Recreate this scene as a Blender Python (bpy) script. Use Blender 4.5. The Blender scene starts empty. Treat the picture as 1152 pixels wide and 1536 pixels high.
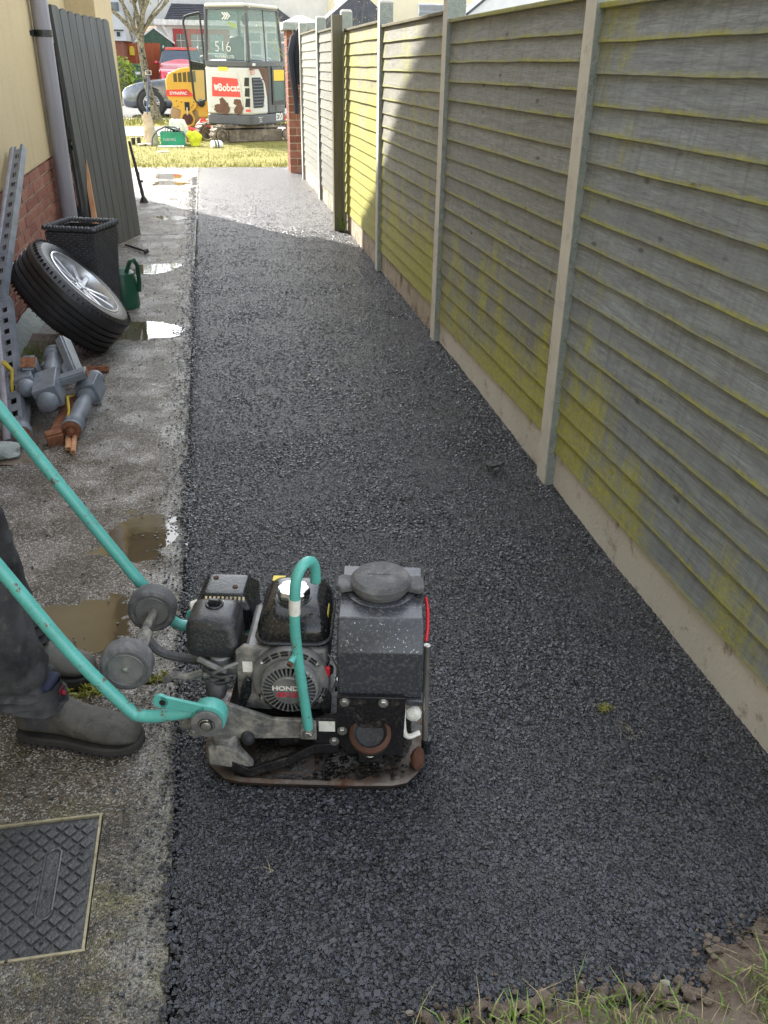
import bpy, bmesh, math, random
import numpy as np
from mathutils import Vector, Matrix, Euler, noise
R = math.radians
rnd = random.Random(7)
S = bpy.context.scene
C = S.collection

# ------------------------------------------------------------------ camera, sky, sun, exposure
CAM_F, CAM_P, CAM_YAW, CAM_ROLL, CAM_H = 1319.1, 0.4775, 0.1879, 0.0155, 1.4835
fw = Vector((math.sin(CAM_YAW)*math.cos(CAM_P), math.cos(CAM_YAW)*math.cos(CAM_P), -math.sin(CAM_P)))
r0 = Vector((math.cos(CAM_YAW), -math.sin(CAM_YAW), 0)); u0 = r0.cross(fw)
rt = r0*math.cos(CAM_ROLL)+u0*math.sin(CAM_ROLL); up = -r0*math.sin(CAM_ROLL)+u0*math.cos(CAM_ROLL)
cd = bpy.data.cameras.new('camera'); cam = bpy.data.objects.new('camera', cd); C.objects.link(cam)
m = Matrix((rt, up, -fw)).transposed().to_4x4(); m.translation = (0, 0, CAM_H); cam.matrix_world = m
cd.sensor_fit = 'VERTICAL'; cd.sensor_height = 24; cd.lens = CAM_F/1536*24; cd.clip_end = 800; cd.clip_start = .02
S.camera = cam
W = bpy.data.worlds.new('World'); S.world = W; W.use_nodes = True
wn = W.node_tree; bg = wn.nodes['Background']
sky = wn.nodes.new('ShaderNodeTexSky'); sky.sky_type = 'NISHITA'; sky.sun_disc = False
sky.sun_elevation = R(36.9); sky.sun_rotation = R(-30); sky.air_density = 1.3; sky.dust_density = 1.0
def cloud_sky():
    tc = wn.nodes.new('ShaderNodeTexCoord'); mp = wn.nodes.new('ShaderNodeMapping'); mp.inputs['Scale'].default_value = (1, 1, 2.5); wn.links.new(tc.outputs['Generated'], mp.inputs[0])
    nz_ = wn.nodes.new('ShaderNodeTexNoise'); nz_.inputs['Scale'].default_value = 2.2; nz_.inputs['Detail'].default_value = 7; nz_.inputs['Roughness'].default_value = .6; wn.links.new(mp.outputs[0], nz_.inputs['Vector'])
    mr = wn.nodes.new('ShaderNodeMapRange'); mr.inputs[1].default_value = .34; mr.inputs[2].default_value = .58; wn.links.new(nz_.outputs[0], mr.inputs[0])
    mx = wn.nodes.new('ShaderNodeMix'); mx.data_type = 'RGBA'; wn.links.new(mr.outputs[0], mx.inputs[0]); wn.links.new(sky.outputs[0], mx.inputs[6]); dt = wn.nodes.new('ShaderNodeVectorMath'); dt.operation = 'DOT_PRODUCT'; nm = wn.nodes.new('ShaderNodeVectorMath'); nm.operation = 'NORMALIZE'
    wn.links.new(tc.outputs['Generated'], nm.inputs[0]); wn.links.new(nm.outputs[0], dt.inputs[0]); dt.inputs[1].default_value = Vector((-.5, .865, .75)).normalized()
    br = wn.nodes.new('ShaderNodeMapRange'); br.inputs[1].default_value = -.4; br.inputs[2].default_value = 1; br.inputs[3].default_value = 4.6; br.inputs[4].default_value = 9.5; wn.links.new(dt.outputs['Value'], br.inputs[0])
    sz = wn.nodes.new('ShaderNodeSeparateXYZ'); wn.links.new(nm.outputs[0], sz.inputs[0]); el = wn.nodes.new('ShaderNodeMapRange'); el.inputs[1].default_value = .0; el.inputs[2].default_value = .75; el.inputs[3].default_value = 1.75; el.inputs[4].default_value = .75
    wn.links.new(sz.outputs[2], el.inputs[0]); mu = wn.nodes.new('ShaderNodeMath'); mu.operation = 'MULTIPLY'; wn.links.new(br.outputs[0], mu.inputs[0]); wn.links.new(el.outputs[0], mu.inputs[1])
    vm = wn.nodes.new('ShaderNodeVectorMath'); vm.operation = 'SCALE'; vm.inputs[0].default_value = (.965, .99, 1.03); wn.links.new(mu.outputs[0], vm.inputs['Scale'])
    wn.links.new(vm.outputs[0], mx.inputs[7])
    wn.links.new(mx.outputs[2], bg.inputs[0])
cloud_sky(); bg.inputs[1].default_value = .115
sd = bpy.data.lights.new('sun', 'SUN'); sd.energy = 3.7; sd.angle = R(.6); sd.color = (1, .95, .86)
sun = bpy.data.objects.new('sun', sd); C.objects.link(sun)
sun.rotation_euler = Vector((.5, -.865, -.75)).to_track_quat('-Z', 'Y').to_euler()
S.view_settings.view_transform = 'Standard'; S.view_settings.look = 'None'
S.view_settings.exposure = 1.86; S.view_settings.gamma = 1
S.view_settings.use_curve_mapping = False

def at(px, py, y):                    # the point at distance y seen at a place of the photograph (used to measure far things)
    d = fw*CAM_F + rt*(px-576) - up*(py-768)
    return Vector((0, 0, CAM_H)) + d*(y/d.y)
def atx(px, py, x):
    d = fw*CAM_F + rt*(px-576) - up*(py-768)
    return Vector((0, 0, CAM_H)) + d*(x/d.x)

# ------------------------------------------------------------------ node helper and materials
class NT:
    def __init__(s, name):
        s.m = bpy.data.materials.new(name); s.m.use_nodes = True
        s.t = s.m.node_tree; s.b = s.t.nodes['Principled BSDF']
    def n(s, ty, **k):
        o = s.t.nodes.new(ty)
        for a, v in k.items(): setattr(o, a, v)
        return o
    def l(s, a, b): s.t.links.new(a, b)
    def put(s, sock, v):
        if isinstance(v, bpy.types.NodeSocket): s.l(v, sock)
        elif v is not None:
            if isinstance(v, tuple) and len(v) == 3 and sock.type == 'RGBA': v = (*v, 1)
            sock.default_value = v
    def obj(s): return s.n('ShaderNodeTexCoord').outputs['Object']
    def pos(s): return s.n('ShaderNodeNewGeometry').outputs['Position']
    def uv(s): return s.n('ShaderNodeTexCoord').outputs['UV']
    def mapv(s, v, sc): 
        o = s.n('ShaderNodeMapping'); s.l(v, o.inputs[0]); o.inputs['Scale'].default_value = sc; return o.outputs[0]
    def noise(s, v, sc, det=3, rough=.55, dist=0):
        o = s.n('ShaderNodeTexNoise'); s.l(v, o.inputs['Vector'])
        o.inputs['Scale'].default_value = sc; o.inputs['Detail'].default_value = det
        o.inputs['Roughness'].default_value = rough; o.inputs['Distortion'].default_value = dist
        return o.outputs[0]
    def voro(s, v, sc, feat='F1', rand=1):
        o = s.n('ShaderNodeTexVoronoi', feature=feat); s.l(v, o.inputs['Vector']); o.inputs['Scale'].default_value = sc
        o.inputs['Randomness'].default_value = rand
        return o
    def ramp(s, f, a, b, smooth=False):
        o = s.n('ShaderNodeMapRange'); o.clamp = True
        if smooth: o.interpolation_type = 'SMOOTHSTEP'
        s.l(f, o.inputs[0]); o.inputs[1].default_value = a; o.inputs[2].default_value = b; return o.outputs[0]
    def rng(s, f, a, b, c, d):
        o = s.n('ShaderNodeMapRange'); s.l(f, o.inputs[0])
        for i, v in enumerate((a, b, c, d)): o.inputs[i+1].default_value = v
        return o.outputs[0]
    def mix(s, f, a, b):
        o = s.n('ShaderNodeMix', data_type='RGBA'); s.put(o.inputs[0], f); s.put(o.inputs[6], a); s.put(o.inputs[7], b); return o.outputs[2]
    def math(s, op, a, b=None):
        o = s.n('ShaderNodeMath', operation=op); s.put(o.inputs[0], a)
        if b is not None: s.put(o.inputs[1], b)
        return o.outputs[0]
    def sep(s, v):
        o = s.n('ShaderNodeSeparateXYZ'); s.l(v, o.inputs[0]); return o.outputs
    def bump(s, h, dist, strength=1, prev=None):
        o = s.n('ShaderNodeBump'); o.inputs['Distance'].default_value = dist; s.put(o.inputs['Strength'], strength)
        s.l(h, o.inputs['Height'])
        if prev is not None: s.l(prev, o.inputs['Normal'])
        return o.outputs[0]
    def done(s, col=None, rough=None, metal=None, nrm=None, spec=None, **k):
        i = s.b.inputs
        s.put(i['Base Color'], col); s.put(i['Roughness'], rough); s.put(i['Metallic'], metal)
        if nrm is not None: s.l(nrm, i['Normal'])
        if spec is not None: s.put(i['Specular IOR Level'], spec)
        for a, v in k.items(): s.put(i[a.replace('_', ' ')], v)
        return s.m

def paint(name, col, rough=.5, metal=0, dirt=None, dsc=18, dlo=.45, dhi=.7, bsc=60, bd=.0006, spec=.5, var=.25, coat=0):
    """painted or plastic surface with tonal variation, dirt patches, scratches and fine relief"""
    t = NT(name); v = t.obj(); a = t.noise(v, dsc*.35, 4)
    c = t.mix(t.ramp(a, .3, .7), tuple(x*(1-var) for x in col), tuple(min(1, x*(1+var)) for x in col))
    r = rough
    if dirt:
        d = t.noise(v, dsc, 6, .7, .3); msk = t.ramp(d, dlo, dhi)
        fine = t.ramp(t.noise(v, dsc*9, 3, .7), .52, .66); msk2 = t.math('MAXIMUM', msk, t.math('MULTIPLY', fine, .35))
        c = t.mix(msk2, c, dirt); r = t.rng(msk2, 0, 1, rough, .85)
    nb = t.bump(t.noise(v, bsc, 4, .6), bd)
    return t.done(c, r, metal, nb, spec, Coat_Weight=coat)

def glass(name, col=(.75, .9, .85), alpha=.26, rough=.05):
    t = NT(name); return t.done(col, rough, 0, None, .6, Alpha=alpha)

def m_asphalt():
    t = NT('asphalt'); v = t.pos()
    vo = t.voro(v, 105); vo2 = t.voro(v, 230); big = t.noise(v, 2.2, 4, .6); mid = t.noise(v, 9, 4, .6)
    cell = t.sep(vo.outputs['Color'])[0]
    c = t.mix(t.ramp(cell, .15, 1), (.003, .004, .006), (.026, .029, .038)); c = t.mix(t.math('MULTIPLY', t.ramp(t.noise(v, 55, 3, .8), .45, .7), .55), c, (.11, .112, .12))
    dust = t.math('MULTIPLY', t.ramp(t.noise(v, 3.5, 5, .65), .55, .8), .35)
    c = t.mix(dust, c, (.11, .10, .095))
    h = t.math('ADD', t.math('MULTIPLY', vo.outputs['Distance'], -1.0), t.math('MULTIPLY', vo2.outputs['Distance'], -.5))
    h = t.math('ADD', h, t.math('MULTIPLY', mid, .5))
    nb = t.bump(h, .0065, 1.0)
    nb = t.bump(t.sep(vo2.outputs['Color'])[1], .003, .8, t.bump(cell, .006, .9, nb))
    rg = t.rng(t.noise(v, 300, 2), .3, .7, .16, .42)
    return t.done(c, rg, 0, nb, 1.0)

def m_stone():
    t = NT('asphalt_stone'); v = t.pos()
    vo = t.voro(v, 70); cell = t.sep(vo.outputs['Color'])[0]
    c = t.mix(t.ramp(cell, .1, 1), (.0012, .0015, .003), (.019, .022, .034))
    c = t.mix(t.ramp(t.noise(v, 260, 3), .56, .75), c, (.075, .077, .085))
    zone = t.ramp(t.noise(v, 2.6, 5, .65), .42, .66)
    c = t.mix(t.math('MULTIPLY', zone, .45), c, (.050, .052, .058))
    nb = t.bump(t.noise(v, 420, 3, .7), .0012)
    return t.done(c, t.rng(t.noise(v, 90, 2), .3, .7, .09, .30), 0, nb, .9)

def blob(t, v, cx, cy, rx, ry, wob=.35, nsc=9):
    """soft-edged irregular patch on the ground, 0 inside .. >1 outside"""
    s = t.sep(v)
    dx = t.math('DIVIDE', t.math('SUBTRACT', s[0], cx), rx); dy = t.math('DIVIDE', t.math('SUBTRACT', s[1], cy), ry)
    d = t.math('SQRT', t.math('ADD', t.math('MULTIPLY', dx, dx), t.math('MULTIPLY', dy, dy)))
    return t.math('ADD', d, t.math('MULTIPLY', t.math('SUBTRACT', t.noise(v, nsc, 4, .6), .5), wob*4))

def m_concrete():
    t = NT('wet_concrete'); v = t.pos(); s = t.sep(v)
    big = t.noise(v, 1.6, 5, .6); mid = t.noise(v, 7, 5, .65); fine = t.noise(v, 160, 2, .6); sp = t.voro(v, 270); sp2 = t.voro(v, 120)
    c = t.mix(t.ramp(mid, .32, .68), (.085, .072, .054), (.235, .215, .185))
    c = t.mix(t.math('MULTIPLY', t.ramp(t.noise(v, 2.8, 5, .7), .5, .68), .5), c, (.085, .072, .055))
    mud = t.math('SUBTRACT', 1, t.ramp(blob(t, v, -.62, 2.60, .46, 1.10, .3, 5), .6, 1.35, True))
    mud2 = t.math('SUBTRACT', 1, t.ramp(blob(t, v, -.62, 1.66, .46, .30, .3, 6), .6, 1.3, True))
    mudm = t.math('MAXIMUM', mud, mud2)
    c = t.mix(t.math('MULTIPLY', mudm, .85), c, t.mix(mid, (.045, .031, .017), (.145, .105, .06)))
    foot = t.math('MULTIPLY', t.ramp(t.math('ADD', s[0], t.math('MULTIPLY', big, .5)), -.40, -.75), t.ramp(s[1], 8.5, 5.5))
    c = t.mix(t.math('MULTIPLY', foot, .75), c, (.065, .052, .038))
    near = t.ramp(s[1], 1.75, 1.25)
    c = t.mix(t.math('MULTIPLY', near, .8), c, t.mix(mid, (.032, .027, .019), (.075, .066, .049)))
    moss = t.math('MULTIPLY', near, t.ramp(t.noise(v, 9, 6, .72), .48, .66))
    c = t.mix(t.math('MULTIPLY', moss, .8), c, (.21, .19, .05))
    pale = t.math('MULTIPLY', near, t.ramp(t.noise(v, 13, 6, .78, .4), .52, .66))
    c = t.mix(t.math('MULTIPLY', pale, .6), c, (.28, .26, .20))
    edge = t.ramp(t.math('ADD', s[0], t.math('MULTIPLY', mid, .09)), -.255, -.17)
    c = t.mix(t.math('MULTIPLY', edge, t.rng(near, 0, 1, .6, .35)), c, (.34, .335, .30))
    ag = t.sep(sp.outputs['Color'])[0]; ag2 = t.sep(sp2.outputs['Color'])[0]
    c = t.mix(t.math('MULTIPLY', t.ramp(ag, .74, .90), t.rng(near, 0, 1, .7, .3)), c, (.56, .53, .48))
    c = t.mix(t.math('MULTIPLY', t.ramp(ag, .38, .16), .8), c, (.025, .021, .018))
    c = t.mix(t.math('MULTIPLY', t.ramp(ag2, .8, .95), .35), c, (.20, .14, .09))
    crumbs = t.ramp(t.noise(v, 45, 4, .75), .64, .70)
    c = t.mix(crumbs, c, (.025, .025, .027))
    wet = t.ramp(t.noise(v, 5, 4, .6), .35, .6)
    rg = t.math('ADD', t.rng(wet, 0, 1, .30, .10), t.math('MULTIPLY', near, .10))
    h = t.math('ADD', t.math('MULTIPLY', sp.outputs['Distance'], -1.2), t.math('ADD', fine, t.math('MULTIPLY', sp2.outputs['Distance'], -.8)))
    nb = t.bump(h, .0050, t.rng(wet, 0, 1, 1, .38))
    return t.done(c, rg, 0, nb, .75)

def m_puddle():
    t = NT('puddle_water'); v = t.pos()
    c = t.mix(t.noise(v, 6, 4, .6), (.06, .042, .022), (.13, .10, .06))
    return t.done(c, .03, 0, t.bump(t.noise(v, 14, 2), .0006), .6, Coat_Weight=.5, Coat_Roughness=.01)

def m_board(name, grey, algae, alg_lo, alg_low, edge_amt=1, posts=0):
    """fence board: weathered grey stain, vertical scuffs, grain, knots, green algae along the lower edge and towards the ground"""
    t = NT(name); v = t.pos(); uv = t.sep(t.uv()); s = t.sep(v); rnd_ = t.n('ShaderNodeObjectInfo').outputs['Random']
    gr = t.math('ADD', t.math('MULTIPLY', t.noise(t.mapv(v, (1, 1.6, 26)), 6, 5, .7, 1.2), .6), t.math('MULTIPLY', t.noise(t.mapv(v, (1, .8, 7)), 3, 3, .6, 2.5), .4))
    vert = t.noise(t.mapv(v, (1, 14, 1.2)), 2.5, 5, .7)
    c = t.mix(t.ramp(gr, .32, .68), tuple(x*.55 for x in grey), tuple(x*1.4 for x in grey))
    c = t.mix(t.math('MULTIPLY', rnd_, .35), c, tuple(x*.62 for x in grey))
    c = t.mix(t.math('MULTIPLY', t.ramp(vert, .48, .75), .5), c, tuple(x*.45 for x in grey))
    kn = t.voro(t.mapv(v, (1, 4.2, 10)), 1.0); k = t.ramp(kn.outputs['Distance'], .11, .05)
    c = t.mix(t.math('MULTIPLY', k, .75), c, tuple(x*.28 for x in grey))
    sc = t.noise(t.mapv(v, (1, 60, 7)), 3, 3, .8)
    c = t.mix(t.math('MULTIPLY', t.ramp(sc, .68, .74), .5), c, (.55, .55, .5))
    patch = t.noise(t.mapv(v, (1, 2.6, 1.5)), 1.5, 5, .65)
    low = t.ramp(s[2], alg_low, .1)
    edge_break = t.ramp(t.noise(t.mapv(v, (1, 3, 9)), 1.3, 3, .6), .36, .60)
    edge = t.ramp(t.math('ADD', uv[1], t.math('MULTIPLY', t.noise(t.mapv(v, (1, 40, 12)), 1, 4, .8), -.36)), -.02, -.17)
    edge = t.math('MULTIPLY', edge, t.math('ADD', t.math('MULTIPLY', edge_break, .8), .2))
    amt = t.math('ADD', patch, t.math('MULTIPLY', low, .40))
    if posts:      # algae gathers on the damp side next to the concrete post
        amt = t.math('ADD', amt, t.math('MULTIPLY', t.ramp(s[1], 2.25, 2.97), .24))
        amt = t.math('ADD', amt, t.math('MULTIPLY', t.ramp(s[2], 1.42, 1.62), .12))
    drip = t.noise(t.mapv(v, (1, 22, 3.2)), 1.4, 5, .8)
    am = t.ramp(t.math('ADD', amt, t.math('MULTIPLY', drip, .5)), alg_lo, alg_lo+.20)
    am = t.math('MULTIPLY', am, t.ramp(t.noise(v, 120, 3, .85), .36, .56))
    a = t.math('MAXIMUM', t.math('MULTIPLY', edge, .9*edge_amt), t.math('MULTIPLY', am, algae))
    green = t.mix(t.noise(v, 30, 3), (.26, .255, .02), (.64, .61, .07))
    c = t.mix(a, c, green)
    spk = t.math('MULTIPLY', t.ramp(t.noise(v, 55, 5, .9), .60, .68), low)
    c = t.mix(t.math('MULTIPLY', spk, .75), c, (.045, .045, .04))
    h = t.math('ADD', gr, t.math('MULTIPLY', k, -.6))
    return t.done(c, .68, 0, t.bump(h, .0026, .9), .35)

def m_render():
    t = NT('wall_render'); v = t.pos()
    a = t.noise(v, 1.3, 5, .6); st = t.noise(t.mapv(v, (1, 6, .5)), 2, 5, .65)
    c = t.mix(a, (.50, .39, .22), (.62, .50, .30)); c = t.mix(t.math('MULTIPLY', t.ramp(st, .5, .75), .4), c, (.36, .30, .19))
    sp = t.noise(v, 120, 4, .8); c = t.mix(t.math('MULTIPLY', t.ramp(sp, .54, .7), .45), c, (.22, .17, .10))
    c = t.mix(t.math('MULTIPLY', t.ramp(sp, .44, .32), .4), c, (.72, .64, .46))
    return t.done(c, .9, 0, t.bump(t.noise(v, 150, 4, .8), .004), .2)

def m_brick(name, a, b, fade=.35):
    t = NT(name); v = t.pos(); oi = t.n('ShaderNodeObjectInfo').outputs['Random']
    c = t.mix(oi, a, b); c = t.mix(t.math('MULTIPLY', t.ramp(t.noise(v, 25, 5, .7), .4, .7), .5), c, tuple(x*.55 for x in a))
    c = t.mix(t.math('MULTIPLY', t.ramp(t.noise(v, 9, 5, .7), .55, .7), fade), c, (.34, .28, .22))
    return t.done(c, .85, 0, t.bump(t.noise(v, 120, 4, .7), .002), .3)

def m_rough(name, a, b, sc=6, bsc=80, bd=.003, rough=.88, c3=None, lo=.55, hi=.72, stretch=None, world=True, spec=.3):
    t = NT(name); v = t.pos() if world else t.obj()
    if stretch: v = t.mapv(v, stretch)
    c = t.mix(t.ramp(t.noise(v, sc, 5, .65), .3, .7), a, b)
    if c3: c = t.mix(t.ramp(t.noise(v, sc*2.3, 6, .75, .4), lo, hi), c, c3)
    return t.done(c, rough, 0, t.bump(t.noise(v, bsc, 5, .7), bd), spec)

def m_leaf(name, a, b, c3=None):
    t = NT(name); v = t.pos(); c = t.mix(t.ramp(t.noise(v, 3, 4, .7), .35, .65), a, b)
    if c3: c = t.mix(t.ramp(t.noise(v, 40, 3, .7), .5, .62), c, c3)
    return t.done(c, .6, 0, None, .3, Subsurface_Weight=0)

MT = dict(
 asphalt=m_asphalt(), stone=m_stone(), concrete=m_concrete(), puddle=m_puddle(),
 render=m_render(), brick=m_brick('brick', (.23, .085, .06), (.34, .15, .105)), pier_brick=m_brick('pier_brick', (.19, .07, .045), (.29, .125, .08), .25),
 mortar=m_rough('mortar', (.50, .45, .33), (.36, .31, .22), 12), 
 post_conc=m_rough('post_concrete', (.68, .64, .57), (.78, .74, .66), 5, 90, .002, .85, (.34, .36, .30), .55, .8),
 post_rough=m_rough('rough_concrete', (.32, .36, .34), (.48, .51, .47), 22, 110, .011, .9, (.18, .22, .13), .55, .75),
 gravel=m_rough('gravel_board', (.66, .62, .55), (.76, .72, .64), 3.5, 60, .003, .85, (.20, .13, .08), .56, .72),
 gravel2=m_rough('gravel_board_muddy', (.46, .38, .29), (.60, .52, .42), 4, 60, .003, .85, (.15, .09, .055), .48, .66),
 timber=m_rough('weathered_timber', (.12, .11, .075), (.22, .20, .14), 9, 40, .003, .8, (.22, .23, .05), .56, .7, (1, 1, .15)),
 teal=paint('teal_paint', (.10, .43, .37), .36, 0, (.15, .115, .08), 30, .59, .64, 70, .0005, coat=.15, var=.12),
 black_pl=paint('black_plastic', (.009, .0125, .014), .26, 0, (.13, .12, .105), 26, .60, .86, 90, .0008),
 dusty_pl=paint('dusty_plastic', (.020, .021, .024), .30, 0, (.16, .15, .135), 24, .54, .82, 90, .0009),
 tank=paint('tank_plastic', (.048, .051, .058), .25, 0, (.22, .21, .2), 14, .72, .86, 220, .0004, var=.08),
 black_steel=paint('black_steel', (.010, .010, .012), .38, .2, (.12, .10, .08), 30, .55, .75, 60, .0012),
 plate=paint('plate_cast', (.014, .013, .012), .24, .3, (.055, .035, .022), 20, .52, .72, 45, .003),
 plate_edge=paint('worn_edge', (.105, .09, .078), .35, .8, (.12, .05, .025), 25, .5, .7, 60, .001),
 cement=paint('cement_caked', (.10, .10, .095), .7, .1, (.34, .31, .26), 30, .42, .66, 70, .0022),
 alloy=paint('engine_alloy', (.20, .20, .20), .45, .5, (.30, .28, .25), 35, .45, .7, 90, .0012),
 chrome=paint('chrome', (.75, .76, .78), .08, 1, None, var=.05),
 zinc=paint('zinc_bolt', (.50, .49, .45), .3, .9, (.2, .17, .13), 60, .55, .7),
 rubber=paint('grey_rubber', (.085, .085, .086), .75, 0, (.22, .21, .20), 26, .46, .74, 80, .002),
 dark_rubber=paint('black_rubber', (.02, .02, .022), .6, 0, (.1, .095, .085), 26, .6, .8, 80, .002),
 rust=paint('rust', (.10, .045, .025), .75, .2, (.09, .04, .025), 40, .4, .6, 60, .002),
 red=paint('red_plastic', (.62, .02, .03), .35), yellow=paint('yellow_label', (.75, .58, .05), .5, var=.08),
 white=paint('white_label', (.72, .70, .64), .5, 0, (.4, .37, .3), 40, .55, .75), black=paint('flat_black', (.012, .012, .012), .6),
 redtxt=paint('red_print', (.60, .03, .06), .5), iron=paint('manhole_iron', (.085, .086, .088), .22, .3, (.15, .145, .13), 22, .55, .78, 120, .0015),
 trouser=m_rough('work_trouser', (.022, .022, .024), (.085, .082, .08), 11, 260, .0015, .9, (.15, .14, .125), .56, .8, None, True, .15),
 leather=m_rough('boot_leather', (.038, .035, .029), (.105, .096, .078), 16, 120, .0020, .55, (.035, .03, .024), .54, .66, None, True, .4),
 sole=m_rough('boot_sole', (.02, .019, .018), (.05, .045, .04), 20, 150, .001, .7),
 navy=paint('navy_elastic', (.012, .015, .04), .8), skin=paint('skin', (.50, .28, .19), .5), shirt=paint('navy_fleece', (.02, .028, .05), .9, bd=.002),
 hair=paint('hair', (.05, .03, .02), .7),
 tyre=paint('tyre_rubber', (.014, .014, .016), .38, 0, (.07, .065, .06), 30, .56, .8, 90, .0015),
 alloy_w=paint('alloy_wheel', (.62, .63, .66), .28, .7, (.3, .28, .25), 30, .62, .8), 
 wicker=paint('black_rattan', (.06, .06, .066), .24, 0, (.08, .08, .08), 60, .6, .8),
 pipe=m_rough('grey_pipe', (.22, .215, .24), (.34, .33, .36), 3, 60, .0008, .45, (.14, .13, .14), .6, .8, (6, 6, .4)),
 gate=m_rough('grey_gate', (.068, .070, .067), (.115, .117, .110), 5, 60, .0012, .6, (.20, .20, .16), .66, .74, (3, 3, .3)),
 greypost=m_rough('grey_painted_wood', (.12, .135, .155), (.22, .24, .27), 11, 55, .0022, .34, (.07, .06, .052), .58, .68),
 rot=m_rough('broken_wood', (.16, .06, .03), (.34, .15, .08), 25, 90, .004, .85, (.07, .035, .02), .5, .65),
 freshwood=m_rough('split_wood', (.42, .20, .10), (.60, .34, .18), 18, 70, .003, .8, (.70, .5, .3), .6, .7, (1, 1, .3)),
 greenpl=paint('green_plastic', (.015, .085, .05), .35, 0, None), crate=paint('crate_green', (.02, .30, .17), .4),
 earth=m_rough('earth', (.12, .09, .068), (.25, .195, .15), 7, 60, .012, .8, (.07, .05, .035), .5, .7, None, True, .4),
 pebble=paint('pebble', (.33, .30, .25), .6), verge=m_rough('verge_turf', (.17, .16, .03), (.27, .24, .07), 3, 60, .02, .95, (.30, .26, .12), .5, .7),
 blade=m_leaf('grass_blade', (.17, .20, .02), (.29, .28, .045), (.40, .33, .12)), blade2=m_leaf('near_grass', (.10, .19, .03), (.22, .33, .06), (.33, .30, .14)),
 straw=m_leaf('dry_straw', (.36, .29, .15), (.5, .42, .22)), mosst=m_leaf('moss', (.17, .19, .02), (.30, .28, .05)),
 paving=m_rough('footpath', (.17, .165, .155), (.22, .215, .20), 4, 60, .002, .8), road=m_rough('road_surface', (.09, .09, .09), (.14, .14, .135), 5, 70, .004, .8),
 yellowp=paint('yellow_machine', (.66, .38, .04), .42, 0, (.45, .26, .1), 5, .58, .75, 20, .001, var=.1), 
 exc_w=paint('cream_machine', (.58, .57, .52), .4, 0, (.50, .45, .36), 3, .62, .8, 20, .001, var=.06), exc_g=paint('grey_machine', (.075, .08, .085), .45, 0, (.2, .18, .15), 5, .6, .8, 20, .001),
 brown=paint('scraped_brown', (.12, .055, .03), .7), redd=paint('red_decal', (.68, .045, .03), .45, 0, (.5, .3, .2), 12, .66, .75),
 trk=paint('muddy_track', (.13, .105, .08), .8, .1, (.30, .25, .19), 8, .45, .65, 20, .006), glass=glass('cab_glass', (.22, .34, .30), .26),
 carglass=paint('car_glass', (.03, .045, .06), .06, 0, None, spec=.9, bd=0), carred=paint('red_car_paint', (.48, .012, .035), .2, .1, None, coat=.8, bd=0), carroof=paint('red_car_roof', (.60, .06, .03), .2, .1, None, coat=.8, bd=0),
 cargrey=paint('grey_car_paint', (.16, .175, .20), .22, .6, None, coat=.8, bd=0), 
 slate=m_rough('slate_roof', (.055, .058, .068), (.10, .10, .115), 4, 20, .004, .7), white_w=m_rough('white_house_wall', (.62, .62, .60), (.74, .73, .70), 2, 60, .002, .9),
 cream=m_rough('cream_house_wall', (.70, .62, .42), (.78, .70, .50), 2, 60, .002, .9), greyw=m_rough('grey_house_wall', (.40, .42, .43), (.5, .51, .52), 2, 60, .002, .9),
 upvc=paint('white_frame', (.75, .75, .72), .4), doorred=paint('red_door', (.38, .03, .03), .4), winglass=paint('window_glass', (.10, .12, .13), .06, 0, None, spec=.9, bd=0),
 redfence=m_rough('red_stained_fence', (.33, .075, .03), (.46, .12, .05), 6, 40, .003, .75, (.2, .05, .025), .55, .7, (4, 4, .4)), bin=paint('green_bin', (.05, .10, .06), .5),
 bark=m_rough('bark', (.17, .15, .11), (.34, .31, .21), 9, 50, .012, .9, (.05, .045, .04), .48, .58), leaf=m_leaf('spring_leaf', (.32, .40, .04), (.46, .50, .08)),
 hedge=m_leaf('hedge_leaf', (.16, .26, .02), (.34, .42, .05)), twig=m_leaf('bare_twigs', (.34, .33, .14), (.46, .43, .22)),
 paper=paint('beige_sack', (.62, .50, .36), .8, 0, (.35, .26, .18), 8, .5, .7, 15, .01), hivis=paint('hivis_yellow', (.66, .72, .03), .7, bd=.003), jacket=paint('navy_jacket', (.012, .016, .03), .6, bd=.003),
 roofbrown=m_rough('brown_tiles', (.26, .15, .09), (.34, .2, .13), 3, 30, .004, .8), shed=paint('green_shed', (.06, .12, .08), .7), copper=paint('orange_lamp', (.7, .25, .03), .3),
)
MT['b_near'] = m_board('fence_board_near', (.31, .335, .355), 1, 1.00, .72, .9, 1)
MT['b_mid'] = m_board('fence_board_mid', (.295, .30, .285), 1, .875, .84, .85)
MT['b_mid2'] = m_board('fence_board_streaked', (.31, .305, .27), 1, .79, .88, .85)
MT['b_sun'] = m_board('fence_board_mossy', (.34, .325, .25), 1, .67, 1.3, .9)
MT['b_grey'] = m_board('fence_board_plain', (.25, .245, .215), .3, 1.3, .3, .2)

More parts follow.
